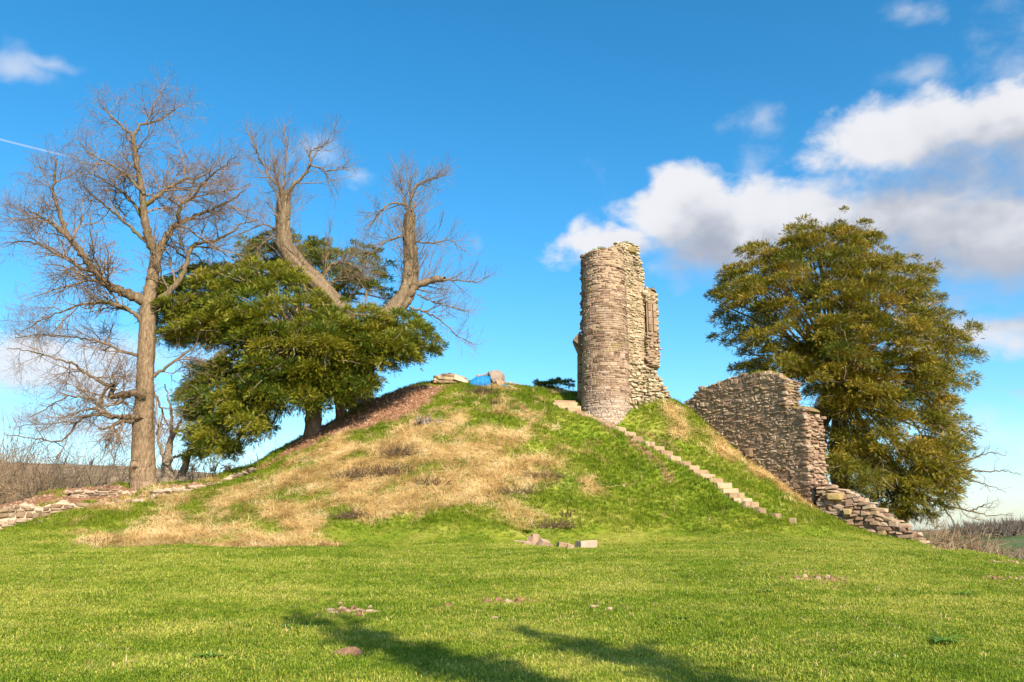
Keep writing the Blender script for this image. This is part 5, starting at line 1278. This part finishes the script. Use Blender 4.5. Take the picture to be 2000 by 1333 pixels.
def scatter(me, name, label, layers):
    ng = bpy.data.node_groups.new(name + '_scatter', 'GeometryNodeTree')
    ng.interface.new_socket('Geometry', in_out='INPUT', socket_type='NodeSocketGeometry'); ng.interface.new_socket('Geometry', in_out='OUTPUT', socket_type='NodeSocketGeometry')
    N = ng.nodes; Lk = ng.links
    gi = N.new('NodeGroupInput'); go = N.new('NodeGroupOutput'); jn = N.new('GeometryNodeJoinGeometry'); Lk.new(jn.outputs[0], go.inputs[0])
    for (collection, attr, seed, smin, smax, tilt, scale_attr, align) in layers:
        dp = N.new('GeometryNodeDistributePointsOnFaces'); dp.inputs['Seed'].default_value = seed
        na = N.new('GeometryNodeInputNamedAttribute'); na.data_type = 'FLOAT'; na.inputs['Name'].default_value = attr
        Lk.new(gi.outputs[0], dp.inputs['Mesh']); Lk.new(na.outputs[0], dp.inputs['Density'])
        ci = N.new('GeometryNodeCollectionInfo'); ci.inputs['Collection'].default_value = collection; ci.inputs['Separate Children'].default_value = True; ci.inputs['Reset Children'].default_value = True
        ip = N.new('GeometryNodeInstanceOnPoints'); ip.inputs['Pick Instance'].default_value = True
        Lk.new(dp.outputs['Points'], ip.inputs['Points']); Lk.new(ci.outputs[0], ip.inputs['Instance'])
        rv = N.new('FunctionNodeRandomValue'); rv.data_type = 'FLOAT_VECTOR'
        rv.inputs[0].default_value = (-tilt, -tilt, 0); rv.inputs[1].default_value = (tilt, tilt, 6.283)
        if align:
            rr_ = N.new('FunctionNodeRotateRotation'); rr_.rotation_space = 'LOCAL'; Lk.new(dp.outputs['Rotation'], rr_.inputs[0]); Lk.new(rv.outputs[0], rr_.inputs[1]); Lk.new(rr_.outputs[0], ip.inputs['Rotation'])
        else: Lk.new(rv.outputs[0], ip.inputs['Rotation'])
        sv = N.new('FunctionNodeRandomValue'); sv.data_type = 'FLOAT'; sv.inputs[2].default_value = smin; sv.inputs[3].default_value = smax; sv.inputs['Seed'].default_value = 3
        out = sv.outputs[1]
        if scale_attr:
            sa = N.new('GeometryNodeInputNamedAttribute'); sa.data_type = 'FLOAT'; sa.inputs['Name'].default_value = scale_attr
            mm = N.new('ShaderNodeMath'); mm.operation = 'MULTIPLY'; Lk.new(sv.outputs[1], mm.inputs[0]); Lk.new(sa.outputs[0], mm.inputs[1]); out = mm.outputs[0]
        Lk.new(out, ip.inputs['Scale']); Lk.new(ip.outputs[0], jn.inputs[0])
    o = obj(name, me); md = o.modifiers.new('scatter', 'NODES'); md.node_group = ng
    tag(o, label, 'grass', kind='stuff'); return o
# emitter sheet: the near terrain inside the (widened) view
px, py = proj(V[:, 0], V[:, 1], V[:, 2])
inv = (V[:, 1] > 6.9) & (V[:, 1] < 56) & (np.abs(V[:, 0]) < 30.1) & (px > -420) & (px < 2420) & (py < 1500)
qs = quads[inv[quads].all(1)]; used = np.unique(qs); remap = np.full(len(V), -1); remap[used] = np.arange(len(used)); EV = V[used]; EQ = remap[qs]
X, Y, Z = EV[:, 0], EV[:, 1], EV[:, 2]; dr, ea = dryA[used], earthA[used]
DENS = {}
def fden(_, nm, ar): DENS[nm] = np.asarray(ar)
em = None
mound = np.maximum(smooth(Z, 1.30, 1.9) , smooth(Y, 36, 42)) * np.where(Y > 29, 1, 0)
bare = (1 - smooth(ea, .25, .7)) * smooth(step_dist(X, Y)[0] + .5 * (fbm(X * 3, Y * 3, 91, 2) - .5), .4, .85)
lod = np.clip((13.0 / np.maximum(Y, 9)) ** 1.35, .12, 1.3)
clump = .6 + .8 * fbm(X * 1.5, Y * 1.5, 51, 3)
fden(em, 'turf_density', 330 * lod * (1 - mound) * bare * clump); fden(em, 'turf_scale', (.85 + .5 * (1 - np.minimum(lod, 1))) * (.6 + .85 * fbm(X * .8, Y * .8, 52, 3)))
fden(em, 'rough_density', 62 * mound * bare * (1 - .42 * smooth(dr, .3, .8)) * clump); fden(em, 'rough_scale', .55 + .9 * fbm(X * .9, Y * .9, 53, 3))
fden(em, 'straw_density', 58 * smooth(dr, .12, .75) * bare * np.where(Y > 29, 1, 0)); fden(em, 'straw_scale', .5 + 1.0 * fbm(X * .8, Y * .8, 54, 3))
fden(em, 'tussock_density', 1.6 * smooth(dr, .25, .7) * bare * np.where(Y > 29, 1, 0) * smooth(fbm(X * .8, Y * .8, 92, 2), .4, .6)); fden(em, 'stalk_density', 1.5 * np.maximum(smooth(dr, .1, .5), .15 * mound) * bare)
fden(em, 'lush_density', 26 * (1 - mound) * bare * smooth(fbm(X * .45, Y * .8, 81, 3), .50, .66) * np.clip(16 / np.maximum(Y, 10), .4, 1.3)); fden(em, 'lush_scale', .35 + .5 * fbm(X * .9, Y * .9, 82, 3))
fden(em, 'fleck_density', 9 * (1 - mound) * bare * smooth(fbm(X * .6, Y * .9, 83, 3), .42, .62)); fden(em, 'clod_density', 34 * smooth(ea, .2, .7) + .25 * mound)
C_FLECK = coll('dry_flecks', [tuft('dry_fleck', 7, .075, .06, .004, 1.5, M_STRAW, 70 + i) for i in range(4)])
def clod(i):
    o = bpy.data.objects.new('clod', (VAR_ROUGH[i][0]).copy()); o.data.materials.append(M_REDST if i % 6 == 0 else M_SOIL); o.data.transform(Matrix.Diagonal((.10, .085, .05, 1))); return o
M_SOIL = m_plain('red_soil_clod', (.13, .065, .035), (.30, .165, .095), 12)
C_CLOD = coll('soil_clods', [clod(i) for i in range(7)])
def trimmed(keep):
    q = EQ[keep[EQ].any(1)]; u = np.unique(q); rm = np.full(len(EV), -1); rm[u] = np.arange(len(u)); m = mesh_np('grass_sheet', EV[u], rm[q])
    for nm, ar in DENS.items(): fattr(m, nm, ar[u])
    return m
lawnm = trimmed(mound < .98); hillm = trimmed(mound > .02); strawm = trimmed(DENS['straw_density'] > .5); soilm = trimmed(DENS['clod_density'] > .5)
scatter(lawnm, 'lawn_grass', 'short sunlit mown grass of the lawn', [(C_TURF, 'turf_density', 1, .7, 1.35, .25, 'turf_scale', False), (C_ROUGH, 'lush_density', 5, .7, 1.3, .3, 'lush_scale', False), (C_FLECK, 'fleck_density', 6, .7, 1.3, .4, None, False)])
scatter(hillm, 'rough_grass', 'longer green grass on the mound slopes', [(C_ROUGH, 'rough_density', 2, .7, 1.4, .35, 'rough_scale', False), (C_STALK, 'stalk_density', 4, .6, 1.2, .25, None, False)])
scatter(strawm, 'straw_grass', 'matted straw-coloured dead grass on the mound face', [(C_STRAW, 'straw_density', 3, .7, 1.35, .3, 'straw_scale', True), (C_TUSS, 'tussock_density', 9, .5, 1.2, .2, None, False)])
scatter(soilm, 'soil_crumbs', 'crumbs of soil and small stone on the bare red earth', [(C_CLOD, 'clod_density', 7, .3, 1.4, 1.5, None, False)])
